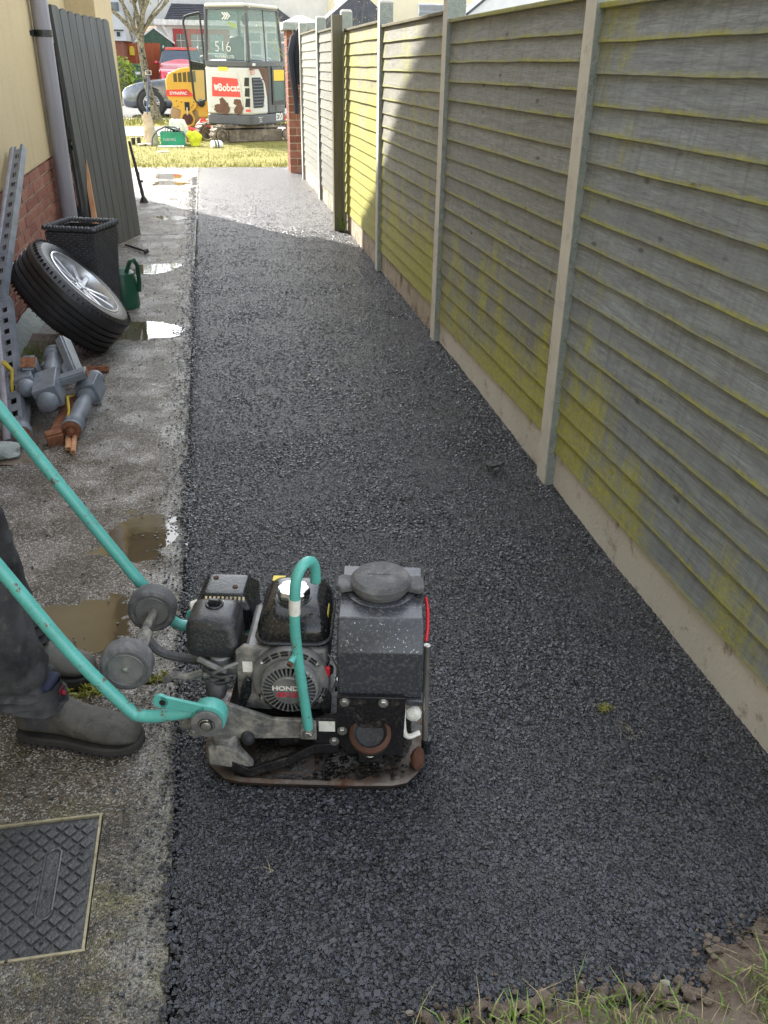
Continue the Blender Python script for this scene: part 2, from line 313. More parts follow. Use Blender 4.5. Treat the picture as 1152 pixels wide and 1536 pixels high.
# ------------------------------------------------------------------ mesh helpers
def tag(o, label=None, cat=None, group=None, kind=None):
    if label: o['label'] = label
    if cat: o['category'] = cat
    if group: o['group'] = group
    if kind: o['kind'] = kind
    return o
def thing(name, label, cat, loc=(0, 0, 0), rz=0, group=None):
    o = bpy.data.objects.new(name, None); C.objects.link(o); o.location = loc; o.rotation_euler = (0, 0, rz); o.empty_display_size = .1
    return tag(o, label, cat, group)
class MB:
    def __init__(s): s.bm = bmesh.new()
    def _new(s, verts, faces, M=None):
        vs = [s.bm.verts.new(M @ Vector(v) if M else Vector(v)) for v in verts]
        for f in faces:
            try: s.bm.faces.new([vs[i] for i in f])
            except ValueError: pass
        return s
    def box(s, lo, hi, M=None):
        x0, y0, z0 = lo; x1, y1, z1 = hi
        return s._new([(x0,y0,z0),(x1,y0,z0),(x1,y1,z0),(x0,y1,z0),(x0,y0,z1),(x1,y0,z1),(x1,y1,z1),(x0,y1,z1)],
            [(0,3,2,1),(4,5,6,7),(0,1,5,4),(1,2,6,5),(2,3,7,6),(3,0,4,7)], M)
    def hexa(s, b, t, M=None):           # bottom quad, top quad (ccw from above)
        return s._new(list(b)+list(t), [(3,2,1,0),(4,5,6,7),(0,1,5,4),(1,2,6,5),(2,3,7,6),(3,0,4,7)], M)
    def prism(s, pts, d0, d1, axis='y', M=None):   # polygon in the two other axes, extruded
        def mk(p, d):
            return {'x': (d, p[0], p[1]), 'y': (p[0], d, p[1]), 'z': (p[0], p[1], d)}[axis]
        n = len(pts); v = [mk(p, d0) for p in pts]+[mk(p, d1) for p in pts]
        f = [tuple(range(n)), tuple(range(2*n-1, n-1, -1))]+[(i, n+i, n+(i+1) % n, (i+1) % n) for i in range(n)]
        return s._new(v, f, M)
    def cyl(s, a, b, r, r2=None, n=16, cap=True):
        return s.tube([a, b], [r, r if r2 is None else r2], n, cap)
    def tube(s, pts, r, n=10, cap=True):
        pts = [Vector(p) for p in pts]; k = len(pts)
        if not isinstance(r, (list, tuple)): r = [r]*k
        rings = []; prev = None
        for i, p in enumerate(pts):
            d = (pts[min(i+1, k-1)]-pts[max(i-1, 0)])
            d = d.normalized() if d.length > 1e-9 else Vector((0, 0, 1))
            if prev is None: a = d.orthogonal().normalized()
            else:
                a = prev-d*prev.dot(d); a = a.normalized() if a.length > 1e-6 else d.orthogonal().normalized()
            prev = a; b = d.cross(a)
            rings.append([s.bm.verts.new(p+(a*math.cos(2*math.pi*j/n)+b*math.sin(2*math.pi*j/n))*r[i]) for j in range(n)])
        for i in range(k-1):
            for j in range(n): s.bm.faces.new((rings[i][j], rings[i][(j+1) % n], rings[i+1][(j+1) % n], rings[i+1][j]))
        if cap: s.bm.faces.new(rings[0][::-1]); s.bm.faces.new(rings[-1])
        return s
    def lathe(s, prof, n=24, M=None, closed=False, cap=True):     # (radius, height) about local z
        M = M or Matrix(); rings = []
        for r, z in prof: rings.append([s.bm.verts.new(M @ Vector((r*math.cos(2*math.pi*j/n), r*math.sin(2*math.pi*j/n), z))) for j in range(n)])
        m_ = len(rings)
        for i in range(m_ if closed else m_-1):
            A, B = rings[i], rings[(i+1) % m_]
            for j in range(n): s.bm.faces.new((A[j], A[(j+1) % n], B[(j+1) % n], B[j]))
        if not closed and cap:
            if prof[0][0] > 1e-6: s.bm.faces.new(rings[0][::-1])
            if prof[-1][0] > 1e-6: s.bm.faces.new(rings[-1])
        return s
    def grid(s, fn, nu, nv, M=None):
        vs = [[s.bm.verts.new(M @ Vector(fn(i/nu, j/nv)) if M else Vector(fn(i/nu, j/nv))) for j in range(nv+1)] for i in range(nu+1)]
        for i in range(nu):
            for j in range(nv): s.bm.faces.new((vs[i][j], vs[i+1][j], vs[i+1][j+1], vs[i][j+1]))
        return s
    def blobby(s, c, r, sc=(1, 1, 1), amp=.2, f=3, sub=2, seed=0):
        M = Matrix.Translation(c); b2 = bmesh.ops.create_icosphere(s.bm, subdivisions=sub, radius=r)
        for v in b2['verts']:
            k = 1+amp*noise.noise(v.co*f/r*.5+Vector((seed*7.3, seed, 0)))
            v.co = Vector(c)+Vector((v.co.x*sc[0]*k, v.co.y*sc[1]*k, v.co.z*sc[2]*k))
        return s
    def build(s, name, mat, parent=None, bevel=0, smooth=True, seg=2, ang=35, mats=None, loc=None):
        bm = s.bm; bmesh.ops.recalc_face_normals(bm, faces=bm.faces[:])
        for f in bm.faces: f.smooth = smooth
        if smooth:
            for e in bm.edges:
                if len(e.link_faces) == 2 and e.calc_face_angle(0) > R(ang): e.smooth = False
        me = bpy.data.meshes.new(name); bm.to_mesh(me); bm.free()
        me.materials.append(MT[mat] if isinstance(mat, str) else mat)
        o = bpy.data.objects.new(name, me); C.objects.link(o)
        if parent: o.parent = parent
        if loc: o.location = loc
        if bevel:
            b = o.modifiers.new('bevel', 'BEVEL'); b.width = bevel; b.segments = seg; b.limit_method = 'ANGLE'; b.angle_limit = R(30)
            b.harden_normals = False
        return o
def rawmesh(name, V, F, mat, parent=None, smooth=False):
    me = bpy.data.meshes.new(name); V = np.asarray(V, np.float32); F = np.asarray(F, np.int32); k = F.shape[1]
    me.vertices.add(len(V)); me.vertices.foreach_set('co', V.ravel())
    me.loops.add(F.size); me.loops.foreach_set('vertex_index', F.ravel())
    me.polygons.add(len(F)); me.polygons.foreach_set('loop_start', np.arange(0, F.size, k, dtype=np.int32))
    me.polygons.foreach_set('use_smooth', np.full(len(F), smooth)); me.update(calc_edges=True)
    me.materials.append(MT[mat]); o = bpy.data.objects.new(name, me); C.objects.link(o)
    if parent: o.parent = parent
    return o
def share(src, parent, loc, rot=(0, 0, 0), sc=(1, 1, 1), name=None):
    o = src.copy(); C.objects.link(o); o.parent = parent; o.location = loc; o.rotation_euler = rot; o.scale = sc
    if name: o.name = name
    return o
def text(name, body, size, mat, parent, M, ext=.0008, sx=1, bold=0, align='CENTER'):
    cu = bpy.data.curves.new(name, 'FONT'); cu.body = body; cu.size = size; cu.extrude = ext; cu.align_x = align; cu.align_y = 'CENTER'; cu.offset = bold
    to = bpy.data.objects.new('tmp_text', cu); C.objects.link(to)
    me = bpy.data.meshes.new_from_object(to.evaluated_get(bpy.context.evaluated_depsgraph_get()))
    bpy.data.objects.remove(to); me.transform(Matrix.Diagonal((sx, 1, 1, 1))); me.transform(M); me.materials.clear(); me.materials.append(MT[mat])
    me.name = name; o = bpy.data.objects.new(name, me); C.objects.link(o); o.parent = parent; return o
RX = Matrix.Rotation(R(90), 4, 'X')      # text standing, facing -y
def T(*a): return Matrix.Translation(a)
def basis(o, zdir, xhint=(1, 0, 0)):
    z = Vector(zdir).normalized(); x = Vector(xhint); x = (x-z*x.dot(z)).normalized(); y = z.cross(x)
    M = Matrix((x, y, z)).transposed().to_4x4(); M.translation = o; return M
def nz(x, y, s=1, o=0): return noise.noise(Vector((x*s, y*s, o)))

# ------------------------------------------------------------------ the ground
XE = -.185
def edge_x(y): return XE+(.014*nz(0, y, 5)+.012*nz(1, y, 18)+.008*nz(2, y, 50))*(1+.10*y)
def tz(x, y):
    dip = max(0, min(1, (x-.85)/.35)); dip = dip*dip*(3-2*dip)*max(0, min(1, (4.6-y)/2))
    return .006+.005*nz(x, y, 2.0)+.004*nz(x, y, 7)-.030*dip
def near_y(x): 
    pts = [(-.6, .80), (0, .86), (.24, .905), (.545, .912), (.70, .885), (.764, .90), (.813, .955), (.956, .985), (1.3, 1.06)]
    for (a, b), (c, d) in zip(pts, pts[1:]):
        if x <= c: return b+(d-b)*(x-a)/(c-a)
    return 1.06
def build_ground():
    # earth and turf under and round everything
    MB().grid(lambda u, v: (-90+180*u, -40+180*v, -.06), 12, 12).build('ground', 'verge', smooth=False)['kind'] = 'structure'
    # tarmac path: fine sheet near, coarser far
    V = []; F = []
    ys = [.60]
    while ys[-1] < 14.0: ys.append(ys[-1]+max(.03, ys[-1]*.012))
    xs = np.linspace(0, 1, 60)
    for y in ys:
        x0, x1 = edge_x(y), 1.262
        if y > 12.6: x1 = 1.262+.25*(y-12.6)
        for x in xs:
            X = x0+(x1-x0)*x; z = tz(X, y)
            if x == 0: z = -.02
            V.append((X, y, z))
    n = len(xs)
    for i in range(len(ys)-1):
        for j in range(n-1): a = i*n+j; F.append((a, a+1, a+n+1, a+n))
    o = rawmesh('tarmac_path', V, F, 'asphalt', None, True); o['kind'] = 'structure'
    # individual chippings standing proud of the near surface
    g = np.random.RandomState(3); P = []; SZ = []
    def scatter(n_, x0, x1, y0, y1, s0, s1, keep=None, zoff=0):
        x = g.uniform(x0, x1, n_); y = g.uniform(y0, y1, n_); s = g.uniform(s0, s1, n_)*(1+.0*x)
        for a, b, c in zip(x, y, s):
            c *= 1+.45*nz(a, b, 3.1, 4)
            if keep and not keep(a, b): continue
            P.append((a, b, tz(a, b)+c*.05+zoff)); SZ.append(c)
    ok = lambda a, b: a > edge_x(b)-.004 and b > near_y(a)-.03
    scatter(30000, XE-.02, 1.25, .85, 2.0, .0030, .0056, ok)
    scatter(26000, XE-.02, 1.25, 2.0, 3.6, .0030, .0058, ok)
    scatter(64000, XE-.02, 1.25, 3.6, 12.5, .0032, .0066, lambda a, b: ok(a, b) and g.rand() < (1-(b-3.6)/9)**1.3)
    scatter(7000, XE-.02, 1.25, .85, 1.22, .0045, .0075, lambda a, b: ok(a, b) and b < near_y(a)+.22*g.rand())
    scatter(3800, 1.13, 1.245, 1.0, 5, .004, .007, lambda a, b: g.rand() < (a-1.12)/.12)
    scatter(3600, XE-.03, XE+.05, .9, 7, .0035, .0065, lambda a, b: a > edge_x(b)-.016*g.rand() and g.rand() < .8)
    P = np.array(P); SZ = np.array(SZ); N = len(P)
    cube = np.array([(-1,-1,-1),(1,-1,-1),(1,1,-1),(-1,1,-1),(-1,-1,1),(1,-1,1),(1,1,1),(-1,1,1)], float)
    tri = np.array([(0,2,1),(0,3,2),(4,5,6),(4,6,7),(0,1,5),(0,5,4),(1,2,6),(1,6,5),(2,3,7),(2,7,6),(3,0,4),(3,4,7)])
    vv = cube[None]*(.5+.5*g.rand(N, 8, 3)); vv *= g.uniform(.6, 1.1, (N, 1, 3))
    q = g.normal(size=(N, 4)); q /= np.linalg.norm(q, axis=1)[:, None]; w, x, y, z = q.T
    Rm = np.stack([1-2*(y*y+z*z), 2*(x*y-z*w), 2*(x*z+y*w), 2*(x*y+z*w), 1-2*(x*x+z*z), 2*(y*z-x*w), 2*(x*z-y*w), 2*(y*z+x*w), 1-2*(x*x+y*y)], 1).reshape(N, 3, 3)
    vv = np.einsum('nij,nkj->nki', Rm, vv)*SZ[:, None, None]*np.array([1, 1, .62])+P[:, None, :]
    FF = (tri[None]+8*np.arange(N)[:, None, None]).reshape(-1, 3)
    so = rawmesh('loose_chippings', vv.reshape(-1, 3), FF, 'stone', o); so['kind'] = 'stuff'
    # crumbs thrown on the concrete
    P2 = []; 
    for _ in range(2600):
        yy = g.uniform(.9, 13); d = abs(g.normal(0, .045)) if g.rand() < .75 else g.uniform(0, .5)
        P2.append((XE-.01-d, yy, g.uniform(.0015, .004)*(1+yy*.07)))
    Q = np.array(P2); n2 = len(Q); v2 = cube[None]*(.5+.5*g.rand(n2, 8, 3))*Q[:, 2][:, None, None]
    v2[:, :, 2] *= .7
    v2 += np.stack([Q[:, 0], Q[:, 1], np.full(n2, .004)], 1)[:, None, :]
    F2 = (tri[None]+8*np.arange(n2)[:, None, None]).reshape(-1, 3)
    cr = rawmesh('tarmac_crumbs', v2.reshape(-1, 3), F2, 'stone'); tag(cr, 'black tarmac crumbs scattered along the edge of the wet concrete', 'crumbs', kind='stuff')
    # concrete path of four slabs with real relief; shallow hollows hold the puddles
    hollows = [(-.33, 2.79, .15, .19), (-.50, 2.26, .15, .12), (-.50, 5.40, .22, .16), (-.56, 7.05, .22, .09), (-.46, 7.2, .18, .12), (-.56, 13.1, .28, .5), (-.55, 12.3, .3, .22), (-.42, 9.6, .2, .15), (-.80, 1.30, .15, .2)]
    cp = bpy.data.objects.new('concrete_path', None); C.objects.link(cp); cp['kind'] = 'structure'
    def cz(x, y):
        z = .0035*nz(x, y, 5)+.0025*nz(x, y, 17)+.0016*nz(x, y, 50)
        for a, b, c, d in hollows:
            r_ = ((x-a)/c)**2+((y-b)/d)**2
            if r_ < 2.2: z -= .0085*math.exp(-r_*1.1)
        return z
    joints = [-1.2, 1.955, 5.235, 8.60, 11.9, 14.2]
    MH = (-.86, -.338, 1.155, 1.495)     # manhole opening
    for y0, y1 in zip(joints, joints[1:]):
        st = .014 if y1 < 5.5 else .028
        ya = max(y0, .3); ny = int((y1-ya)/st); nx = int(1.1/st)
        V = []; F = []
        for i in range(ny+1):
            y = ya+.006+(y1-ya-.012)*i/ny
            for j in range(nx+1):
                x = -1.25+(1.25+XE+.004)*j/nx
                z = cz(x, y)
                if i == 0 or i == ny: z -= .012
                V.append((x, y, z))
        for i in range(ny):
            for j in range(nx):
                a = i*(nx+1)+j; cx, cy = V[a][0]+st/2, V[a][1]+st/2
                if MH[0] < cx < MH[1] and MH[2] < cy < MH[3]: continue
                F.append((a, a+1, a+nx+2, a+nx+1))
        rawmesh('slab', V, F, 'concrete', cp, True)
    MB().box((-1.3, .2, -.055), (XE+.02, 14.0, -.03)).build('joint_bed', 'earth', cp, smooth=False)
    for k, (a, b, c, d) in enumerate(hollows):
        lv = cz(a, b)+(.0052 if k not in (8,) else .0035)
        n_ = 40; MB().prism([(a+1.45*c*math.cos(2*math.pi*i/n_), b+1.45*d*math.sin(2*math.pi*i/n_)) for i in range(n_)], lv-.001, lv, 'z').build('puddle', 'puddle', smooth=False)['kind'] = 'structure'
    # earth bank and pebbles at the near end
    def bank(u, v):
        x = -.7+2.6*u; yb = near_y(x)+.015*nz(x, 0, 14)+.008*nz(x, 3, 40); y = yb-1.5*(v**1.5)
        z = -.012+.05*min(1, v*7)+.016*nz(x, y, 9)+.012*nz(x, y, 28)+.006*nz(x, y, 70)+.022*max(0, min(1, (x-.7)*4))*min(1, v*9)
        return (x, y, z)
    MB().grid(bank, 180, 60).build('earth_bank', 'earth')['kind'] = 'structure'
build_ground()

def blades(name, mat, n, fx, h0, h1, w, seed, label=None, cat=None, kind='stuff', lean=.5, parent=None):
    g = np.random.RandomState(seed); V = []; F = []
    for i in range(n):
        x, y, z = fx(g); h = g.uniform(h0, h1); a = g.uniform(0, 6.28); b = g.uniform(0, 6.28); l = g.uniform(.1, lean)*h
        wx, wy = math.cos(a)*w*.5, math.sin(a)*w*.5; lx, ly = math.cos(b)*l, math.sin(b)*l; k = len(V)
        V += [(x-wx, y-wy, z), (x+wx, y+wy, z), (x+wx*.8+lx*.35, y+wy*.8+ly*.35, z+h*.55), (x-wx*.8+lx*.35, y-wy*.8+ly*.35, z+h*.55), (x+lx+wx*.15, y+ly+wy*.15, z+h*(1-.3*l/h)), (x+lx-wx*.15, y+ly-wy*.15, z+h*(1-.3*l/h))]
        F += [(k, k+1, k+2, k+3), (k+3, k+2, k+4, k+5)]
    o = rawmesh(name, V, F, mat, parent); 
    if kind: o['kind'] = kind
    if label: tag(o, label, cat)
    return o
def bankz(x, y): return .035
def near_grass():
    def f(g):
        while True:
            x = g.uniform(.2, 1.5); y = g.uniform(.62, 1.02)
            lim = near_y(x)-.018-(.0 if x < .72 else .055+.02*nz(x, 1, 9))
            if y < lim and (x > .95 or g.rand() < .5 or abs(nz(x, y, 9)) > .15): return x, y, bankz(x, y)-.01+.012*(x > .8)
    blades('grass_tuft', 'blade2', 2200, f, .02, .075, .0036, 5, 'green grass tufts on the muddy bank at the near right end of the tarmac', 'grass', lean=1.1)
    cl = MB(); q_ = random.Random(12)
    for k in range(420):
        x = q_.uniform(.25, 1.35); y = near_y(x)-abs(q_.gauss(0, .05))+.012; cl.blobby((x, y, .018+.012*(x > .8)), q_.uniform(.0025, .011), (1.2, 1, .7), .6, 2, 1, k)
    for k in range(160):
        x = q_.uniform(.2, 1.3); y = near_y(x)+abs(q_.gauss(0, .02)); cl.blobby((x, y, .010), q_.uniform(.002, .006), (1.2, 1, .7), .6, 2, 1, k)
    tag(cl.build('soil_clods', 'earth', smooth=False), 'crumbly brown soil clods along the muddy near edge of the tarmac', 'soil', kind='stuff')
    blades('dry_grass', 'straw', 1500, f, .02, .06, .0018, 6, 'dead straw coloured grass stems lying on the muddy bank', 'grass', lean=2.2)
    g = random.Random(2)
    PL = ['large pale pebble near the right end of the tarmac edge', 'small pale pebble left of the grass at the tarmac edge', 'pale pebble at the left tip of the grass', 'pale pebble next to the brown earth step', 'tiny pebble between grass stems at the tarmac edge', 'leftmost but one pebble on the bottom tarmac edge', 'pebble half hidden in dry grass at the middle of the edge', 'tiny pebble left of the largest pebble', 'leftmost pebble at the bottom edge of the tarmac']
    for x, y, s in [(.70, .905, .010), (.235, .93, .007), (.355, .925, .006), (.80, .90, .006), (.55, .93, .005), (.06, .93, .006), (.52, .885, .007), (.64, .90, .005), (-.02, .90, .008)]:
        MB().blobby((x, y, .010+s*.2), s, (1.1, .8, .6), .6, 3, 1, g.random()*9).build('pebble', 'pebble')
    for o, lb in zip([o for o in C.objects if o.name.startswith('pebble')], PL):
        tag(o, lb, 'pebble', 'pale pebbles on the near tarmac edge')
near_grass()
# ------------------------------------------------------------------ the boundary fence on the right
FY = [2.977+1.92*(i-1) for i in range(7)]          # near corner of each post: 1.057 ... 12.577
def build_fence():
    fe = thing('fence', 'grey overlap board fence between concrete posts, streaked with green algae, along the tarmac', 'fence', (1.25, 0, 0))
    OX = 1.25
    # six board meshes, shared
    bms = []
    for k in range(7):
        bm = bmesh.new(); uvl = bm.loops.layers.uv.new('UVMap'); L = 1.815; nu = 30; rows = []
        ph = k*3.1
        prof = [(-.0165, 0, .0), (-.0175, .0015, .01), (-.0145, .028, .25), (-.0108, .062, .6), (-.0055, .112, 1.0)]
        for i in range(nu+1):
            y = L*i/nu; w = .0032*nz(y, ph, 2.2)+.0022*nz(y, ph, 8)+.0012*nz(y, ph, 25); bow = .0035*nz(y, ph+9, 1.7)
            rows.append([bm.verts.new((-.004+bow*.4, y, w))]+[bm.verts.new((x+bow*(1-t), y, z+w*(1-t))) for x, z, t in prof])
        for i in range(nu):
            for j in range(len(prof)):
                f = bm.faces.new((rows[i][j], rows[i+1][j], rows[i+1][j+1], rows[i][j+1])); f.smooth = j > 1
                for lp, (a, b) in zip(f.loops, ((i, j), (i+1, j), (i+1, j+1), (i, j+1))):
                    lp[uvl].uv = (a/nu, 0 if b == 0 else prof[b-1][2])
        for i in range(nu):
            for q in (1, 2):
                e_ = bm.edges.get((rows[i][q], rows[i+1][q])); e_.smooth = False
        me = bpy.data.meshes.new('board'); bm.to_mesh(me); bm.free(); bms.append(me)
    mats = ['b_near', 'b_near', 'b_mid', 'b_sun', 'b_grey', 'b_grey']
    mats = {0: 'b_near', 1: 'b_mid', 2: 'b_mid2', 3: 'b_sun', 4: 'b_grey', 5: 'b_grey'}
    sets = {}
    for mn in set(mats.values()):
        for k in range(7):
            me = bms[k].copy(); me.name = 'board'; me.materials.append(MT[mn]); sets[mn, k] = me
    top0 = [1.662, 1.676, 1.698, 1.712, 1.735, 1.748]
    for i in range(6):
        y0, y1 = FY[i]+.092, FY[i+1]-.004; sl = -.010
        pan = MB().box((.012, 0, 0), (.03, .045, 1.5)).box((.012, y1-y0-.045, 0), (.03, y1-y0, 1.5)).box((.012, (y1-y0)/2-.02, 0), (.03, (y1-y0)/2+.02, 1.5)).build('fence_panel', 'timber', fe, smooth=False)
        pan.location = (0, y0, .152+.012*i); pan.rotation_euler = (sl, 0, 0)
        n = 17; H = top0[i]-.152-.012*i-.018; step = (H-.112+.022)/(n-1); step = (H-.09)/(n-1)
        for j in range(n):
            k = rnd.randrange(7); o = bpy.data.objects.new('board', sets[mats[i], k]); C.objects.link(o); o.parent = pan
            fl = rnd.random() < .5
            o.location = (-.001*rnd.random(), (y1-y0) if False else .004, j*step-.004+rnd.uniform(-.004, .004)); o.rotation_euler = (rnd.uniform(-.0022, .0022), 0, 0)
            o.scale = (1, (y1-y0-.008)/1.815, step/.09)
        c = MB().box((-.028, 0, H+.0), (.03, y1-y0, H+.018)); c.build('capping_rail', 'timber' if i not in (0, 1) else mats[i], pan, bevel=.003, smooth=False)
        gb = MB(); L = y1-y0
        gb.grid(lambda u, v: (-.004-.012*(v < .02)*0+.004*nz(u*6, i*3, 1), u*L, -.03+.178*v+.012*i), 10, 4)
        g2 = MB().box((-.006, y0, -.10), (.03, y1, .148+.012*i)).build('gravel_board', 'gravel' if i in (0, 1) else 'gravel2', fe, bevel=.004)
        gb.bm.free()
    for i, y in enumerate(FY):
        ht = 1.82+.022*(i-2)*.6 if i > 1 else 1.83
        if i == 6: ht = 1.86
        p = MB(); p.hexa([(-.040, 0, -.10), (.07, 0, -.10), (.07, .096, -.10), (-.040, .096, -.10)], [(-.036, .003, ht-.012), (.06, .003, ht-.012), (.06, .092, ht-.012), (-.036, .092, ht-.012)])
        p.hexa([(-.0355, .0035, ht-.012), (.0595, .0035, ht-.012), (.0595, .0915, ht-.012), (-.0355, .0915, ht-.012)], [(-.022, .015, ht), (.048, .015, ht), (.048, .08, ht), (-.022, .08, ht)])
        o = p.build('post', 'post_conc', fe, bevel=.003); o.location = (0, y, 0)
        # rough as-cast end face, the side that looks back down the path
        q = MB(); q.grid(lambda u, v: (-.0375+.094*u, -.0035-.003*abs(nz(u*2, v*40+i*9, 2)), -.07+(ht+.05)*v), 6, 90)
        q.build('rough_face', 'post_rough', o, ang=80)
    # mud and moss line at the foot of the fence
    tp = MB().hexa([(-.135, 0, -.05), (-.045, 0, -.05), (-.045, .095, -.05), (-.135, .095, -.05)], [(-.135, 0, 1.80), (-.045, 0, 1.80), (-.045, .095, 1.80), (-.135, .095, 1.80)]).build('timber_post', 'timber', bevel=.004, loc=(1.25, 8.60, 0))
    tag(tp, 'square olive green timber post standing against the fourth concrete post', 'post')
    blades('fence_foot_grass', 'straw', 60, lambda g: (1.235-.02*g.rand(), 4.35+.5*g.rand(), .13+.03*g.rand()), .03, .1, .0016, 9, 'thin dry grass hanging over the gravel board beside the near tall post', 'grass', lean=1.5)
    blades('weed', 'blade2', 40, lambda g: (1.16+.05*g.rand(), 8.54+.05*g.rand(), .02), .05, .22, .006, 19, 'small green weed growing at the foot of the olive timber post', 'weed', lean=.7)
build_fence()

def build_pier():
    t = thing('brick_pier', 'red brick gate pier with a worn stone cap at the far end of the fence', 'pier', (1.11, 13.3, 0))
    MB().box((.008, .008, -.05), (.402, .402, 1.79)).build('core', 'mortar', t, smooth=False)
    hb = .098; b0 = MB().box((0, 0, 0), (.196, .1, hb-.011)).build('brick', 'pier_brick', t, bevel=.003); 
    me = b0.data; first = True
    for c in range(18):
        z = c*(hb+.001)+.004
        cells = [(0, .196), (.206, .41)] if c % 2 == 0 else [(0, .095), (.105, .305), (.315, .41)]
        for a, b in cells:
            for side in (0, 1):
                if first: o = b0; first = False
                else: o = b0.copy(); C.objects.link(o)
                o.parent = t
                if side == 0: o.location = (a, 0, z); o.scale = ((b-a)/.196, 1, 1)
                else: o.location = (0, b, z) if False else (.0, a, z); o.rotation_euler = (0, 0, 0); o.scale = (.1/.196*0.98, (b-a)/.1*.98, 1); o.location = (-.0015, a+.002, z)
    MB().hexa([(-.05, -.05, 1.78), (.46, -.05, 1.78), (.46, .46, 1.78), (-.05, .46, 1.78)], [(-.045, -.045, 1.87), (.455, -.045, 1.87), (.455, .455, 1.87), (-.045, .455, 1.87)]).build('cap_edge', 'post_rough', t, bevel=.012)
    MB().hexa([(-.044, -.044, 1.872), (.454, -.044, 1.872), (.454, .454, 1.872), (-.044, .454, 1.872)], [(.17, .17, 1.96), (.24, .17, 1.96), (.24, .24, 1.96), (.17, .24, 1.96)]).build('cap_top', 'post_conc', t, bevel=.01)
    # jacket hung over the end of the fence
    j = thing('jacket', 'dark navy jacket hanging over the end of the fence beside the brick pier', 'jacket', (1.235, 12.80, 0))
    def body(u, v):
        a = u*2*math.pi; z = 1.77-v*.62; w = .085+.045*min(1, v*2.2)-.03*v; d = .05+.02*v
        return (w*math.cos(a)*(1+.1*nz(u*5, v*4, 1.5))-.02*v, d*math.sin(a)+.02*nz(u*6, v*5, 2), z+.02*nz(u*3, 1, 3))
    MB().grid(body, 24, 14).build('body', 'jacket', j)
    MB().tube([(-.07, .0, 1.70), (-.12, -.02, 1.50), (-.10, -.03, 1.25), (-.07, -.03, .98), (-.06, -.02, .80)], [.05, .055, .05, .042, .036], 10).build('sleeve', 'jacket', j)
    MB().tube([(.07, -.03, 1.70), (.06, -.06, 1.45), (.04, -.06, 1.15), (.03, -.05, .95)], [.05, .052, .045, .038], 10).build('sleeve', 'jacket', j)
    MB().tube([(-.04, -.02, 1.74), (0, -.05, 1.79), (.06, -.02, 1.79), (.07, .04, 1.77), (0, .06, 1.79)], [.025, .03, .03, .03, .02], 10).build('collar', 'jacket', j)
build_pier()

# ------------------------------------------------------------------ the house on the left
WX = -1.20
def build_house():
    h = thing('house', 'ochre rendered house with a red brick plinth along the left of the path', 'house', (WX, 0, 0))
    MB().box((-4, -3, .775), (.012, 9.45, 4.3)).build('wall', 'render', h, bevel=.004, smooth=False)
    MB().box((-4, 9.455, -.1), (.27, 11.2, 3.3)).build('wall', 'render', h, bevel=.004, smooth=False)
    MB().box((-4, -3, -.1), (-.012, 9.45, .77)).build('plinth_backing', 'mortar', h, smooth=False)
    MB().box((-.15, 9.0, 2.55), (.42, 11.25, 3.302)).build('eaves_box', 'upvc', h, smooth=False)  # unseen eaves, shaped to cast the bump in the shadow edge by the fence
    MB().prism([(.42, 3.304), (.08, 4.1), (-.22, 4.86), (-.44, 5.55), (-.85, 6.57), (-1.8, 9.2), (-3.6, 9.2), (-4.2, 3.304)], -3, 11.2, 'y').build('roof', 'slate', h, smooth=False)  # out of view; steep profile shaped to throw the shade over path and fence
    # rough concrete footing
    MB().grid(lambda u, v: (.035+.10*(1-v)+.02*nz(u*20, v, 1), 3.0+6*u, -.02+.11*v+.012*nz(u*30, v*3, 1)), 90, 5).build('footing', 'post_rough', h)
    b0 = MB().box((-.1, 0, 0), (0, .213, .063)).build('brick', 'brick', h, bevel=.003, seg=1)
    first = True; rows = 10
    for r in range(rows):
        z = .005+r*.0767; y = 3.3+(.112 if r % 2 else 0)
        while y < 9.2:
            if y < 7.9 or True:
                o = b0 if first else b0.copy()
                if not first: C.objects.link(o)
                first = False; o.parent = h
                o.location = (rnd.uniform(-.002, .0025), y, z+rnd.uniform(-.001, .001)); o.rotation_euler = (0, 0, rnd.uniform(-.006, .006))
            y += .2245
    # soil pipe with its bracket
    p = thing('soil_pipe', 'grey plastic soil pipe clamped to the rendered wall behind the rattan planter', 'pipe', (-1.115, 7.5, 0))
    MB().cyl((0, 0, .02), (0, 0, 4.2), .060, n=28, cap=False).build('pipe', 'pipe', p)
    MB().cyl((0, 0, 0), (0, 0, .10), .072, n=28, cap=False).build('socket', 'pipe', p)
    MB().lathe([(.061, -.022), (.066, -.022), (.066, .022), (.061, .022)], 28, T(0, 0, 1.60), True).box((-.10, -.025, 1.578), (-.055, .02, 1.622)).box((-.095, -.12, 1.583), (-.07, -.02, 1.617)).build('clamp', 'black_pl', p)
build_house()

# ------------------------------------------------------------------ things leaning on and lying by the wall
def plank_gate(name, label, loc, rz, lean, n, pw, H, mat, arch, group=None, dark=None):
    g = thing(name, label, 'gate', loc, rz); g.rotation_euler = (0, -lean, rz)
    # local: y across, z up, +x the face
    for k in range(n):
        h = H+arch(k); y = k*pw
        pts = [(y+.003, 0), (y+pw-.003, 0)]+[(y+pw/2+(pw/2-.003)*math.cos(a), h-.03+.035*math.sin(a)) for a in np.linspace(0, math.pi, 9)]
        MB().prism(pts, 0, .021+.0015*rnd.random(), 'x').build('plank', mat, g, bevel=.0035, smooth=False)
    for z in (.25, H*.5, H-.3): MB().box((-.035, .01, z), (-.001, n*pw-.01, z+.09)).build('ledge', mat, g, bevel=.002, smooth=False)
    return g
STRAP = m_rough('strap_yellow', (.38, .27, .03), (.5, .38, .06), 20, 60, .002)
